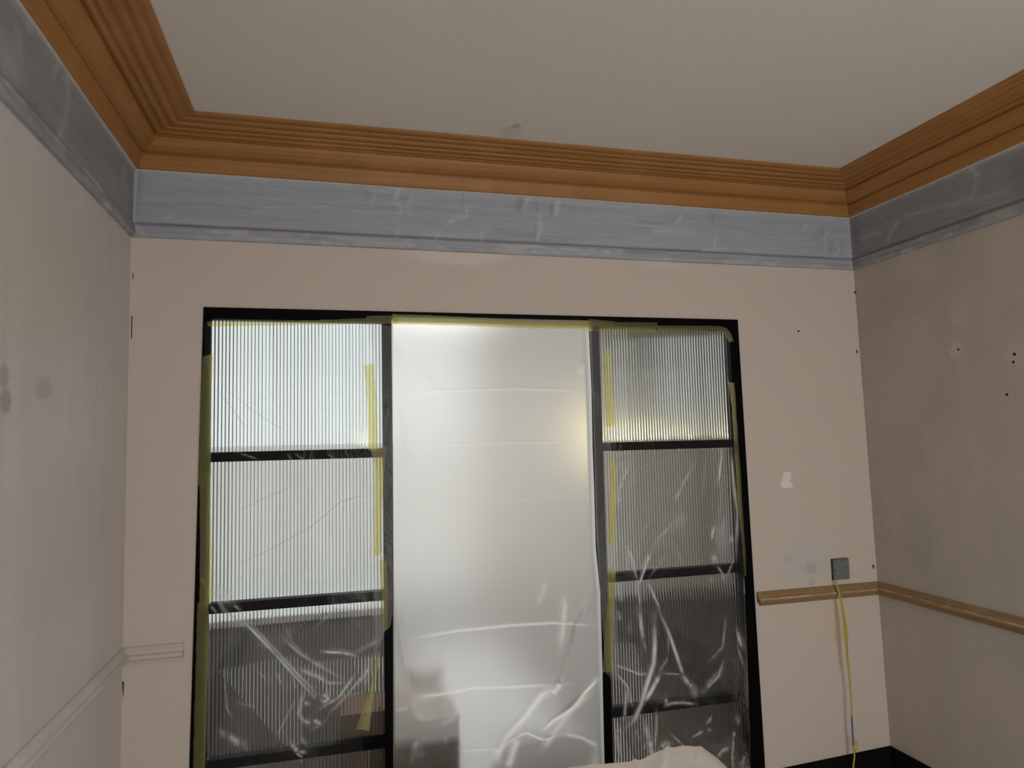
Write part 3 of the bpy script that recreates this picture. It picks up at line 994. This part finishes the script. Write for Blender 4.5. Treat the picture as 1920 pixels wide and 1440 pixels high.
def film(name, ledge, redge, z0, z1, creases, label, bulge, seed, haze_extra):
    nz = int((z1 - z0) / .0036)
    nx = int(.70 / .0030)
    zs = np.linspace(z1, z0, nz)
    lz = sorted(((p[1], p[0]) for p in conv(ledge)))
    rz = sorted(((p[1], p[0]) for p in conv(redge)))
    xl = np.interp(zs, [p[0] for p in lz], [p[1] for p in lz])
    xr = np.interp(zs, [p[0] for p in rz], [p[1] for p in rz])
    u = np.linspace(0, 1, nx)
    X = xl[:, None] * (1 - u) + xr[:, None] * u
    Z = np.repeat(zs[:, None], nx, 1)
    haze = np.zeros(X.shape)
    ridge = np.zeros(X.shape)
    for pts, o, s, w, h in creases:
        c = conv(pts, o, s)
        d, p = seg_dist(X, Z, c)
        env = np.clip(np.minimum(p, 1 - p) * 5, .25, 1) * (.55 + .75 * vnoise(p * 9, p * 0 + w * 900, seed))
        g = np.exp(-(d / w) ** 2) * env
        haze = np.maximum(haze, min(.95, h * 1.35) * g)  # crease highlights and stress whitening both painted as haze
        ridge = np.maximum(ridge, np.exp(-(d / (w * 1.8)) ** 2) * env * h)
    fine = vnoise(X * 42, Z * 34, seed + 1) * vnoise(X * 17 + 3, Z * 13, seed + 2)
    low = np.clip((1.25 - Z) / 1.2, 0, 1)
    haze += low * .08 * np.clip(fine * 2.0 - .6, 0, 1)
    haze += low * .02 * vnoise(X * 8, Z * 6, seed + 9)
    haze += haze_extra(X, Z)
    bl = bulge * low * np.sin(np.pi * np.repeat(u[None, :], nz, 0)) ** .8 * (.5 + vnoise(X * 4, Z * 3, seed + 3))
    Y = YFILM - bl - .006 * ridge - .0035 * (.3 + low) * vnoise(X * 11, Z * 9, seed + 4) * np.sin(np.pi * np.repeat(u[None, :], nz, 0)) ** .5
    P = np.stack([X, Y, Z], -1)
    o = grid_mesh(name, P, M_FILM, attrs={'haze': np.clip(haze, 0, .95)})
    return tag(o, label, 'plastic sheet')


def hz_left(X, Z):
    return .14 * np.clip((X - (ML0 - .045)) / .012, 0, 1)


def hz_right(X, Z):
    edge = np.interp(Z, [.3, .8, 1.0, 1.3, 1.6, 2.06], [1.83, 1.83, 1.835, 1.845, 1.835, 1.825])
    return .15 * np.clip((edge - X) / .008, 0, 1) * np.clip((Z - .62) / .05, 0, 1)


film('clear_plastic_sheet', [(384, 600), (384, 700), (376, 900), (374, 1130), (364, 1440), (352, 1700)],
     [(736.5, 606), (736.5, 1150), (732, 1175), (722, 1184), (714, 1205), (703, 1235), (690, 1300), (678, 1368), (684, 1440), (684, 1700)],
     .05, 2.062, CR_L, 'clear crinkled plastic sheet taped over the left reeded glass door leaf', .035, 21, hz_left)
film('clear_plastic_sheet', [(1105, 606), (1112, 760), (1118, 1000), (1130, 1180), (1136, 1262), (1148, 1275), (1146, 1330), (1150, 1440), (1150, 1700)],
     [(1364, 616), (1364, 716), (1373, 800), (1384, 960), (1395, 1075), (1400, 1200), (1408, 1440), (1418, 1700)],
     .05, 2.058, CR_R, 'clear crinkled plastic sheet taped over the right reeded glass door leaf', .045, 31, hz_right)

# ------------------------------------------------------------------ white sheet over the middle opening
YS = -.020
S5, O5 = .25, (700, 560)
S6, O6 = .25, (700, 1080)
FOLD = [  # (points, origin, scale, width m, height m, haze)
    ([(150, 680), (600, 690), (1060, 672), (1580, 690)], O5, S5, .004, .0022, .10), ([(150, 700), (420, 700), (760, 680)], O5, S5, .003, .0015, .06), ([(150, 1105), (700, 1090), (1150, 1075), (1600, 1075)], O5, S5, .004, .0022, .10),
    ([(150, 1520), (700, 1500), (1660, 1500)], O5, S5, .004, .0018, .06), ([(230, 480), (600, 410), (1000, 370), (1350, 350), (1690, 370)], O6, S6, .005, .004, .35), ([(310, 905), (500, 885), (750, 835), (1080, 825), (1500, 800)], O6, S6, .006, .005, .40),
    ([(470, 1290), (720, 1305), (920, 1285)], O6, S6, .006, .004, .35), ([(200, 780), (240, 1000), (260, 1330)], O5, S5, .008, .004, .0), ([(170, 100), (200, 420), (250, 700), (300, 900)], O6, S6, .014, .012, .0),
    ([(160, 300), (330, 560), (500, 720)], O5, S5, .02, .004, .0), ([(1400, 780), (1370, 830), (1340, 880)], O6, S6, .014, .012, .35), ([(1380, 800), (1250, 880), (1130, 1040), (1000, 1180), (940, 1290), (930, 1440)], O6, S6, .020, .020, .50),
    ([(1090, 1180), (1040, 1300), (1000, 1440)], O6, S6, .018, .018, .45), ([(1705, 740), (1600, 840), (1480, 970), (1330, 1080), (1250, 1180)], O6, S6, .010, .015, .55), ([(1640, 850), (1460, 1000), (1330, 1180), (1260, 1290)], O6, S6, .016, .015, .30),
    ([(940, 1300), (1060, 1200), (1150, 1170), (1260, 1215), (1420, 1170)], O6, S6, .006, .008, .5), ([(1420, 1170), (1560, 1200), (1690, 1270)], O6, S6, .008, .006, .3), ([(1650, 130), (1560, 330), (1480, 560), (1430, 740), (1380, 880)], O6, S6, .022, .016, .0),
    ([(1440, 150), (1430, 300), (1400, 560)], O6, S6, .014, .008, .22), ([(1520, 340), (1490, 520)], O6, S6, .008, .008, .0), ([(260, 1440), (300, 1290), (330, 1210)], O6, S6, .010, .008, .32), ([(440, 1440), (400, 1330), (290, 1340)], O6, S6, .008, .006, .2),
    ([(290, 890), (320, 1000), (380, 1080)], O6, S6, .016, .010, .12), ([(640, 940), (600, 1060), (480, 1110)], O6, S6, .012, .006, .12), ([(800, 1130), (790, 1220)], O6, S6, .006, .004, .12), ([(160, 1000), (270, 985)], O6, S6, .006, .004, .2),
    ([(1560, 560), (1570, 470)], O5, S5, .012, .005, .05), ([(1300, 40), (1270, 130), (1230, 210)], O6, S6, .012, .006, .12), ([(540, 1180), (560, 1380)], O6, S6, .010, .005, .15),
]


def white_sheet():
    z1, z0 = 2.096, ZFL + .012
    nz, nx = 560, 230
    zs = np.linspace(z1, z0, nz)
    rz = sorted((p[1], p[0]) for p in conv([(1103, 600), (1104, 622), (1109, 732), (1110, 785), (1111, 840), (1114, 920), (1117, 1027), (1125, 1111), (1127, 1180), (1129, 1265), (1133, 1430), (1140, 1700)], y=YS))
    lz = sorted((p[1], p[0]) for p in conv([(737, 588), (737, 900), (737, 1180), (737, 1440), (737, 1700)], y=YS))
    xl = np.interp(zs, [p[0] for p in lz], [p[1] for p in lz])
    xr = np.interp(zs, [p[0] for p in rz], [p[1] for p in rz])
    u = np.linspace(0, 1, nx)
    X = xl[:, None] * (1 - u) + xr[:, None] * u
    Z = np.repeat(zs[:, None], nx, 1)
    U = np.repeat(u[None, :], nz, 0)
    h = np.zeros(X.shape)
    hz = np.zeros(X.shape)
    for pts, o, s, w, a, k in FOLD:
        d, p = seg_dist(X, Z, conv(pts, o, s, YS))
        env = np.clip(np.minimum(p, 1 - p) * 5, .2, 1)
        h += .50 * a * np.exp(-(d / w) ** 2) * env
        if k:
            hz = np.maximum(hz, min(1, k * 1.5) * np.exp(-(d / w) ** 2) * env)
    low = np.clip((1.15 - Z) / 1.1, 0, 1)
    wav = .014 * low * (vnoise(X * 5, Z * 2.2, 41) - .3) + .004 * vnoise(X * 9, Z * 3, 42) * (.2 + low)
    free = np.clip((z1 - Z) / .25, 0, 1)
    hz = np.maximum(hz, .30 * np.clip((U - .980) / .010, 0, 1))
    Y = YS - h - wav * free
    return tag(grid_mesh('white_dust_sheet', np.stack([X, Y, Z], -1), M_SHEET, attrs={'haze': np.clip(hz, 0, 1)}),
               'milky white plastic sheet hung over the open middle of the doorway', 'plastic sheet')


white_sheet()

# ------------------------------------------------------------------ masking tape
TAPE_GROUP = 'yellow masking tape around the plastic sheets'


def resample(pts, n):
    pts = np.array(pts, float)
    s = np.r_[0, np.cumsum(np.hypot(*np.diff(pts, axis=0).T))]
    q = np.linspace(0, s[-1], n)
    return np.stack([np.interp(q, s, pts[:, 0]), np.interp(q, s, pts[:, 1])], -1)


def tape(A, Bq, y, label, seed, curl=0.0, lift=None):
    L = max(4, int(np.hypot(*(np.array(A[-1]) - np.array(A[0]))) / 7))
    n, m = L + 1, 5
    a, b = resample(A, n), resample(Bq, n)
    P = np.zeros((n, m, 3))
    for j in range(m):
        k = j / (m - 1)
        e = a * (1 - k) + b * k
        for i in range(n):
            yy = y - .0012 * float(vnoise(np.array([i * .45]), np.array([j * .9]), seed)[0])
            if lift:
                yy -= lift * (i / (n - 1)) ** 1.5 + curl * math.sin(k * math.pi)
            w = (float(vnoise(np.array([i * .7]), np.array([k * 3.0]), seed + 1)[0]) - .5) * 1.2
            ends = (i == 0 or i == n - 1)
            P[i, j] = at(e[i, 0] + (w if not ends else 0), e[i, 1] + (w if not ends else (w * 2.0)), yy)
    o = grid_mesh('masking_tape', P, M_TAPE)
    return tag(o, label, 'tape', TAPE_GROUP)


T = [
    ([(388, 603), (480, 603), (580, 601), (690, 596)], [(390, 612), (470, 611), (580, 609), (697, 607)], -.0165, 'long thin yellow tape strip along the top of the left door leaf'),
    ([(687, 593), (716, 592), (746, 591)], [(692, 608), (716, 608), (746, 607)], -.0275, 'short olive tape tab over the top left corner of the white sheet'),
    ([(736, 589), (825, 592), (950, 598), (1025, 602), (1085, 601)], [(736, 607), (875, 611), (975, 615), (1090, 616)], -.0260, 'long pale yellow tape strip holding the top of the white sheet'),
    ([(1078, 600), (1104, 601)], [(1092, 621), (1104, 622)], -.0285, 'small bright yellow tape square at the top right corner of the white sheet'),
    ([(1102, 602), (1160, 604), (1233, 605)], [(1101, 621), (1160, 622), (1228, 623)], -.0170, 'broad olive tape strip at the top left of the right door leaf'),
    ([(1104, 599), (1153, 602)], [(1104, 611), (1150, 613)], -.0200, 'short dark olive tape piece on the frame head above the broad strip'),
    ([(1230, 610), (1300, 611), (1346, 611), (1362, 614), (1371, 626), (1376, 640)], [(1234, 619), (1300, 619), (1345, 619), (1356, 622), (1361, 630), (1367, 641)], -.0165, 'thin olive tape turning down at the top right frame corner'),
    ([(1365, 716), (1372, 760), (1378, 860), (1385, 960), (1393, 1040), (1396, 1080)], [(1377, 718), (1382, 790), (1388, 880), (1393, 960), (1398, 1040), (1399, 1080)], -.0165, 'long narrowing olive tape down the right edge of the right door leaf'),
    ([(1132, 657), (1135, 730), (1139, 800)], [(1144, 655), (1148, 730), (1152, 797)], -.0165, 'upright yellow tape strip beside the top pane of the right door leaf'),
    ([(1143, 863), (1143, 930), (1140, 1018)], [(1157, 857), (1157, 930), (1153, 1018)], -.0165, 'upright bright yellow tape strip beside the second pane of the right leaf'),
    ([(1140, 1066), (1139, 1110), (1134, 1190), (1130, 1262)], [(1154, 1066), (1152, 1130), (1150, 1200), (1148, 1258)], -.0165, 'upright yellow tape strip beside the third pane of the right leaf'),
    ([(683, 686), (689, 760), (691, 845)], [(701, 682), (707, 770), (708, 845)], -.0165, 'upright yellow tape strip slanting down the right of the top left pane'),
    ([(694, 841), (703, 870), (701, 960), (701, 1042)], [(724, 838), (719, 900), (716, 960), (715, 1040)], -.0185, 'upright olive tape strip right of the second left pane'),
    ([(711, 1052), (715, 1110), (718, 1185)], [(725, 1050), (727, 1110), (727, 1180)], -.0165, 'upright tape strip on the left mullion beside the second glazing bar'),
    ([(380, 668), (376, 760), (373, 890)], [(399, 664), (396, 760), (395, 892)], -.0165, 'upright dark olive tape on the left jamb beside the top pane'),
    ([(372, 889), (371, 911)], [(395, 886), (394, 906)], -.0195, 'small tape overlap piece on the left jamb below the first glazing bar'),
    ([(374, 908), (375, 1000), (374, 1135)], [(394, 905), (396, 1000), (397, 1132)], -.0165, 'upright olive tape on the left jamb beside the second pane'),
    ([(370, 1130), (366, 1280), (362, 1445), (356, 1600)], [(391, 1127), (389, 1280), (384, 1445), (380, 1600)], -.0165, 'upright olive tape on the left jamb beside the dark third pane'),
]
for i, (A, Bq, y, lab) in enumerate(T):
    tape(A, Bq, y, lab, 50 + i * 3)
tape([(705, 1228), (699, 1262), (693, 1295), (667, 1367)], [(713, 1219), (709, 1255), (704, 1285), (692, 1370)], -.018, 'loose pale yellow tape end dangling beside the left mullion', 120, curl=.004, lift=.03)

# ------------------------------------------------------------------ blank plate and hanging wire
pc = at(1575.5, 1066.5, -.006)
pw, ph_ = .083, .090
pl = empty('blanking_plate', (pc[0], 0, pc[2]))
tag(pl, 'square grey blanking plate with two screws above the dado rail stub', 'plate')
child(box('gasket', (pc[0] - pw / 2 - .002, pc[0] + pw / 2 + .002, -.006, 0.0, pc[2] - ph_ / 2 - .003, pc[2] + ph_ / 2 + .001), M_PLATE_D, bevel=.002), pl)
bm = bmesh.new()
box_bm(bm, pc[0] - pw / 2, pc[0] + pw / 2, -.016, -.006, pc[2] - ph_ / 2, pc[2] + ph_ / 2)
front = [f for f in bm.faces if f.normal.y < -.9]
r = bmesh.ops.inset_region(bm, faces=front, thickness=.007)
bmesh.ops.translate(bm, verts=list({v for f in front for v in f.verts}), vec=(0, .003, 0))
bmesh.ops.bevel(bm, geom=list(bm.edges), offset=.0015, segments=2, affect='EDGES')
child(bm_obj('cover', bm, M_PLATE), pl)
for s in (-1, 1):
    bm = bmesh.new()
    bmesh.ops.create_cone(bm, cap_ends=True, segments=12, radius1=.0045, radius2=.0035, depth=.003)
    bmesh.ops.rotate(bm, cent=(0, 0, 0), matrix=Matrix.Rotation(math.pi / 2, 3, 'X'), verts=bm.verts)
    bmesh.ops.translate(bm, verts=bm.verts, vec=(pc[0] + s * .032, -.0145, pc[2] + .004 * s))
    child(bm_obj('screw', bm, M_SCREW), pl)


def tube(name, pts, r, mat, parent=None, seg=8):
    pts = [Vector(p) for p in pts]
    n = len(pts)
    v, f = [], []
    for i, p in enumerate(pts):
        t = (pts[min(i + 1, n - 1)] - pts[max(i - 1, 0)]).normalized()
        a = t.cross(Vector((0, 1, 0)))
        if a.length < 1e-4:
            a = Vector((1, 0, 0))
        a.normalize()
        b = t.cross(a)
        for k in range(seg):
            an = 2 * math.pi * k / seg
            v.append(p + r * (a * math.cos(an) + b * math.sin(an)))
    for i in range(n - 1):
        for k in range(seg):
            f.append((i * seg + k, i * seg + (k + 1) % seg, (i + 1) * seg + (k + 1) % seg, (i + 1) * seg + k))
    f.append(tuple(range(seg))[::-1])
    f.append(tuple((n - 1) * seg + k for k in range(seg)))
    return mesh_obj(name, v, f, mat, parent, True)


def smooth_path(P, n):
    """Catmull-Rom through the points"""
    P = [np.array(p, float) for p in P]
    P = [2 * P[0] - P[1]] + P + [2 * P[-1] - P[-2]]
    out = []
    for i in range(1, len(P) - 2):
        for k in range(n):
            t = k / n
            a, b, c, d = P[i - 1], P[i], P[i + 1], P[i + 2]
            out.append(.5 * ((2 * b) + (-a + c) * t + (2 * a - 5 * b + 4 * c - d) * t * t + (-a + 3 * b - 3 * c + d) * t ** 3))
    out.append(P[-2])
    return out


CW = [(1565, 1084, -.010), (1568, 1094, -.026), (1572, 1108, -.036), (1577, 1130, -.046), (1583, 1165, -.052), (1587, 1200, -.055), (1589, 1230, -.055), (1592, 1262, -.054), (1595, 1295, -.052),
      (1596.5, 1322, -.052), (1597, 1344, -.052), (1598.5, 1372, -.052), (1600, 1398, -.052), (1602, 1418, -.052), (1600, 1440, -.053)]
cw = [at(a_, b_, c_) for a_, b_, c_ in CW]
cw += [cw[-1] + np.array([.0, -.005, -.06]), np.array([cw[-1][0] + .02, -.09, ZFL + .004]), np.array([cw[-1][0] + .10, -.16, ZFL + .004])]
base = empty('hanging_wire', tuple(cw[-1]))
tag(base, 'yellow taped wire with a blue stretch hanging from the grey plate over the dado rail', 'wire')
child(tube('yellow_wire', smooth_path(cw[:11], 6), .0034, M_WIRE), base)
child(tube('blue_wire', smooth_path(cw[10:13], 6), .0036, M_BLUE), base)['label'] = 'blue insulated stretch'
child(tube('yellow_wire', smooth_path(cw[12:], 6), .0036, M_WIRE), base)


def ribbon(name, cen, half, mat, parent, yaw):
    v, f = [], []
    n = len(cen)
    for i in range(n):
        c, s = math.cos(yaw[i]), math.sin(yaw[i])
        p = cen[i]
        for k in (-1, -.3, .3, 1):
            v.append((p[0] + k * half[i] * c, p[1] + k * half[i] * s * .8 - .001 * (1 - k * k), p[2]))
    for i in range(n - 1):
        for k in range(3):
            f.append((i * 4 + k, i * 4 + k + 1, i * 4 + k + 5, i * 4 + k + 4))
    return child(mesh_obj(name, v, f, mat, None, True), parent)


rb = [at(a_, b_, c_ - .004) for a_, b_, c_ in ((1572, 1104, -.04), (1576, 1125, -.048), (1580, 1145, -.052), (1583, 1165, -.055), (1585, 1185, -.058), (1586, 1200, -.058), (1587, 1215, -.057), (1588, 1240, -.056), (1591, 1262, -.055))]
rbs = smooth_path(rb, 4)
hw = np.interp(np.linspace(0, 1, len(rbs)), [0, .2, .45, .6, .68, .8, 1], [.003, .008, .014, .017, .011, .008, .003])
ribbon('twisted_tape', rbs, hw, M_TAPE, base, np.linspace(-.5, .6, len(rbs)))['label'] = 'twisted yellow tape wrapped round the wire'
fl = [at(a_, b_, -.056) for a_, b_ in ((1603, 1384), (1605, 1392), (1606, 1400), (1603, 1412))]
ribbon('tape_flag', fl, [.004, .010, .010, .003], M_TAPE, base, [.2, .2, .1, 0])['label'] = 'small tape flag'

# ------------------------------------------------------------------ nail holes, cracks, filler patch
def hole(parent, p, nrm, r):
    bm = bmesh.new()
    bmesh.ops.create_cone(bm, cap_ends=True, segments=12, radius1=r, radius2=r * .55, depth=.003)
    rot = Vector((0, 0, 1)).rotation_difference(Vector(nrm)).to_matrix()
    for v in bm.verts:
        k = 1 + .25 * (random.random() - .5)
        v.co = rot @ Vector((v.co.x * k, v.co.y * k, v.co.z)) + Vector(p)
    return bm_obj('screw_hole', bm, M_HOLE, parent)


for px, py, r in ((1902, 664, .0075), (1900, 679, .0065), (1888, 740, .0065), (1797, 655, .006)):
    hole(wr, at_x(px, py), (-1, 0, 0), r)
hole(wb, at(1497, 621), (0, -1, 0), .0065)
for quad in ([(244.5, 592), (246, 592), (245, 634), (243.5, 634)], [(227, 1278), (230, 1278), (229, 1308), (228, 1300)], [(247, 512), (248, 512), (248, 524), (247, 524)]):
    pts = [at(a_, b_) for a_, b_ in quad]
    prism_quad('crack', [(p[0] + .004, p[2]) for p in pts], -.0015, .002, M_HOLE, wb)
for quad in ([(1603, 545), (1605, 546), (1605, 551), (1603, 550)], [(1607, 656), (1609, 657), (1609, 662), (1607, 662)], [(1637, 1058), (1640, 1059), (1640, 1067), (1638, 1065)]):
    pts = [at(a_, b_) for a_, b_ in quad]
    prism_quad('crack', [(p[0] - .004, p[2]) for p in pts], -.0015, .002, M_HOLE, wb)
pts = [at(a_, b_) for a_, b_ in ((1468, 886), (1478, 884), (1484, 888), (1481, 902), (1488, 912), (1478, 916), (1466, 914), (1463, 906), (1467, 896))]
prism_quad('filler_patch', [(p[0], p[2]) for p in pts], -.0012, .002, M_FILLER, wb)['label'] = 'small white filler patch'


# ------------------------------------------------------------------ draped dust sheet in front of the doors
def dust_heap():
    yr = -.62
    sil = [at(a_, b_, yr) for a_, b_ in ((880, 1490), (1000, 1452), (1040, 1441), (1085, 1436), (1150, 1430), (1188, 1427), (1204, 1424), (1222, 1414), (1242, 1405), (1280, 1397), (1300, 1398), (1320, 1403), (1340, 1417), (1360, 1436), (1385, 1470), (1430, 1560), (1460, 1640))]
    sx, sz = [p[0] for p in sil], [p[2] for p in sil]
    nx, ny = 220, 130
    xs = np.linspace(sx[0] - .12, sx[-1] + .10, nx)
    ys = np.linspace(-1.18, -.14, ny)
    top = np.interp(xs, sx, sz)
    k = np.ones(5) / 5
    top = np.convolve(np.pad(top, 2, mode='edge'), k, 'valid')
    fall = np.clip(np.minimum((xs - xs[0]), (xs[-1] - xs)) / .10, 0, 1)
    X = np.repeat(xs[None], ny, 0)
    Y = np.repeat(ys[:, None], nx, 1)
    d = np.where(Y > yr, (Y - yr) / .34, (yr - Y) / .50)
    prof = np.where(Y > yr, np.clip(1 - np.abs(d) ** 1.25, 0, 1), np.clip(1 - np.abs(d) ** 2.6, 0, 1) ** .9)
    H = ZFL + .012 + (top[None] - ZFL - .012) * prof * (fall[None] ** .6)
    fold = .030 * (np.abs(vnoise(X * 6 + Y * 2, Y * 2.2, 61) - .5) * 2 - .5) + .014 * (np.abs(vnoise(X * 15 + Y * 6, Y * 5, 62) - .5) * 2 - .5)
    H = H + fold * np.clip((yr - Y) * 6, 0, 1) * (prof > .02)
    for pts, w, a in (([(1225, 1440), (1230, 1428), (1250, 1418), (1275, 1414)], .007, .009), ([(1300, 1440), (1320, 1424), (1335, 1415)], .010, .006), ([(1188, 1424), (1200, 1434), (1206, 1440)], .008, .007),
                      ([(1100, 1440), (1140, 1432)], .012, .004)):
        c = []
        for a_, b_ in pts:
            q_ = at(a_, b_, yr - .05)
            c.append((q_[0], q_[1]))
        # creases run over the top and down the side that faces the room
        c = [(x_, yr + .02 - .05 * i) for i, (x_, _) in enumerate(c[::-1])]
        dd, p = seg_dist(X, Y, c)
        H += a * np.exp(-(dd / w) ** 2)
    H = np.maximum(H, ZFL + .004)
    return tag(grid_mesh('dust_sheet', np.stack([X, Y, H], -1), M_DUST), 'beige dust sheet humped over something on the floor in front of the right door leaf', 'dust sheet')


td = NT('calico_dust_sheet')
cc = td.mix(td.noise(5, 4), (.70, .65, .60), (.76, .71, .66))
M_DUST = td.principled(cc, .8, .15, td.noise(22, 4, .6), .25, .01)
dust_heap()

# ------------------------------------------------------------------ things seen dimly in the room beyond
def crate(name, px0, px1, pyt, y, depth, z0, mat, label, cat):
    a_, b_ = at(px0, pyt, y), at(px1, pyt, y)
    zt = a_[2]
    x0, x1 = a_[0], b_[0]
    r = empty(name, ((x0 + x1) / 2, y, z0))
    tag(r, label, cat)
    child(box('carcass', (x0, x1, y, y + depth, z0, zt - .012), mat, bevel=.006), r)
    h = (x1 - x0) / 2
    child(box('flap', (x0 - .002, x0 + h - .002, y - .003, y + depth + .003, zt - .012, zt - .006), mat, bevel=.001), r)
    child(box('flap', (x0 + h + .002, x1 + .002, y - .003, y + depth + .003, zt - .012, zt - .004), mat, bevel=.001), r)
    return r, zt


c1, zt1 = crate('cardboard_box', 640, 786, 1338, .060, .20, ZFL, M_CARD, 'brown cardboard box blurred behind the lower left of the white sheet', 'box')
c3, _ = crate('cardboard_box', 792, 862, 1350, .030, .20, ZFL, M_BROWN, 'dark brown narrow box blurred behind the white sheet, right of the wider box', 'box')


def armchair():
    """dark round-backed tub chair: its back rises behind the sheet"""
    y = .035
    a_, b_ = at(968, 1440, y), at(1100, 1440, y)
    top = at(1022, 1390, y)[2]
    cx, hw_ = (a_[0] + b_[0]) / 2, (b_[0] - a_[0]) / 2 + .06
    r = empty('tub_chair', (cx, y + .2, ZFL))
    tag(r, 'dark round-backed chair blurred low behind the white sheet', 'chair')
    n, m = 25, 18
    P = np.zeros((m, n, 3))
    for j in range(m):
        v = j / (m - 1)
        for i in range(n):
            an = math.pi * i / (n - 1)
            bx, by = -math.cos(an) * hw_, -math.sin(an) * .12
            hgt = (top - ZFL - .18) * (.55 + .45 * math.sin(an) ** .6)
            pr = [(0, 0), (0, .25), (-.01, .6), (-.015, .9), (.0, 1.0), (.035, 1.0), (.06, .9), (.065, .5), (.065, 0)]
            q_ = v * (len(pr) - 1)
            k0 = min(int(q_), len(pr) - 2)
            fr = q_ - k0
            off = pr[k0][0] * (1 - fr) + pr[k0 + 1][0] * fr
            hh = pr[k0][1] * (1 - fr) + pr[k0 + 1][1] * fr
            sc = 1 - off / hw_
            P[j, i] = (cx + bx * sc, y + .12 + by * sc, ZFL + .18 + hgt * hh)
    child(grid_mesh('backrest', P, M_BROWN), r)
    child(box('seat', (cx - hw_ + .06, cx + hw_ - .06, y + .06, y + .30, ZFL + .18, ZFL + .40), M_BROWN, bevel=.03), r)
    for sx_ in (-1, 1):
        for yy in (y + .08, y + .26):
            child(tube('leg', [(cx + sx_ * (hw_ - .09), yy, ZFL), (cx + sx_ * (hw_ - .10), yy, ZFL + .19)], .016, M_CHAIRWOOD), r)


armchair()


def wood_chair():
    y = .28
    a_, b_ = at(772, 1262, y), at(832, 1262, y)
    x0, x1, zt = a_[0], b_[0], a_[2]
    r = empty('wooden_chair', ((x0 + x1) / 2, y, ZFL))
    tag(r, 'brown high-backed wooden chair blurred behind the left of the white sheet', 'chair')
    w = max(x1 - x0, .16)
    for x in (x0, x1 - .03):
        child(box('back_post', (x, x + .03, y, y + .03, ZFL, zt), M_CHAIRWOOD, bevel=.005), r)
    for k, z in enumerate((zt - .10, zt - .24, zt - .38)):
        child(box('slat', (x0 + .03, x1 - .03, y + .005, y + .022, z, z + .08), M_CHAIRWOOD, bevel=.004), r)
    child(box('seat', (x0 - .03, x1 + .03, y + .02, y + .40, ZFL + .43, ZFL + .47), M_CHAIRWOOD, bevel=.008), r)
    for x in (x0 - .02, x1 - .01):
        child(box('leg', (x, x + .03, y + .35, y + .38, ZFL, ZFL + .43), M_CHAIRWOOD, bevel=.004), r)


wood_chair()

tl_ = NT('lit_globe')
em = tl_.n('ShaderNodeEmission')
em.inputs[0].default_value = (1.0, .88, .46, 1)
em.inputs[1].default_value = 8.0
tl_.l(em.outputs[0], tl_.out.inputs[0])
M_BRASS = plain('brass', (.25, .17, .07), .35, .5, .1)
# pale rug added to brighten the floor behind the milky sheet
M_RUG = plain('pale_wool_rug', (.40, .40, .41), .9, .05, .12, 40)
rg = empty('rug', (1.65, 1.7, ZFL))
tag(rg, 'pale rug added on the dark floor beyond to brighten it low behind the milky sheet', 'rug')
child(box('pile', (1.25, 2.05, .41, 3.00, ZFL + .001, ZFL + .014), M_RUG, bevel=.004), rg)
for yy in (.41, 3.00):
    bm = bmesh.new()
    for k in range(39):
        x_ = 1.26 + k * .02
        box_bm(bm, x_, x_ + .006, yy - .05 if yy < 1 else yy, yy if yy < 1 else yy + .05, ZFL + .001, ZFL + .006)
    o = child(bm_obj('fringe', bm, M_RUG), rg)
    o['kind'] = 'stuff'
# warm uplighter washing the far wall beyond the right leaf
lx, ly, lz_ = 3.94, BY1, 1.47
lamp = empty('wall_lamp', (lx, ly, lz_))
tag(lamp, 'uplighter casting a warm yellow glow behind the top pane of the right leaf', 'lamp')
child(box('back_plate', (lx - .05, lx + .05, ly - .012, ly, lz_ - .09, lz_ + .03), M_BRASS, bevel=.004), lamp)
n = 20
v, f = [], []
for k in range(n + 1):
    an = math.pi * k / n
    for rr, zz in ((.16, .10), (.05, -.05)):
        v.append((lx - rr * math.cos(an), ly - .012 - rr * math.sin(an), lz_ + zz))
for k in range(n):
    f.append((2 * k, 2 * k + 1, 2 * k + 3, 2 * k + 2))
f.append(tuple(2 * k + 1 for k in range(n + 1)))
o = mesh_obj('bowl_shade', v, f, M_BRASS, None, True)
sd = o.modifiers.new('thickness', 'SOLIDIFY')
sd.thickness = .006
child(o, lamp)
bm = bmesh.new()
bmesh.ops.create_uvsphere(bm, u_segments=20, v_segments=14, radius=.030)
bmesh.ops.translate(bm, verts=bm.verts, vec=(lx, ly - .075, lz_ + .02))
child(bm_obj('bulb', bm, tl_.m, None, True), lamp)
pd = bpy.data.lights.new('wall_lamp_glow', 'POINT')
pd.energy = 10
pd.color = (1.0, .87, .45)
pd.shadow_soft_size = .03
po = bpy.data.objects.new('wall_lamp_glow', pd)
COL.objects.link(po)
po.location = (lx, ly - .15, lz_ + .12)
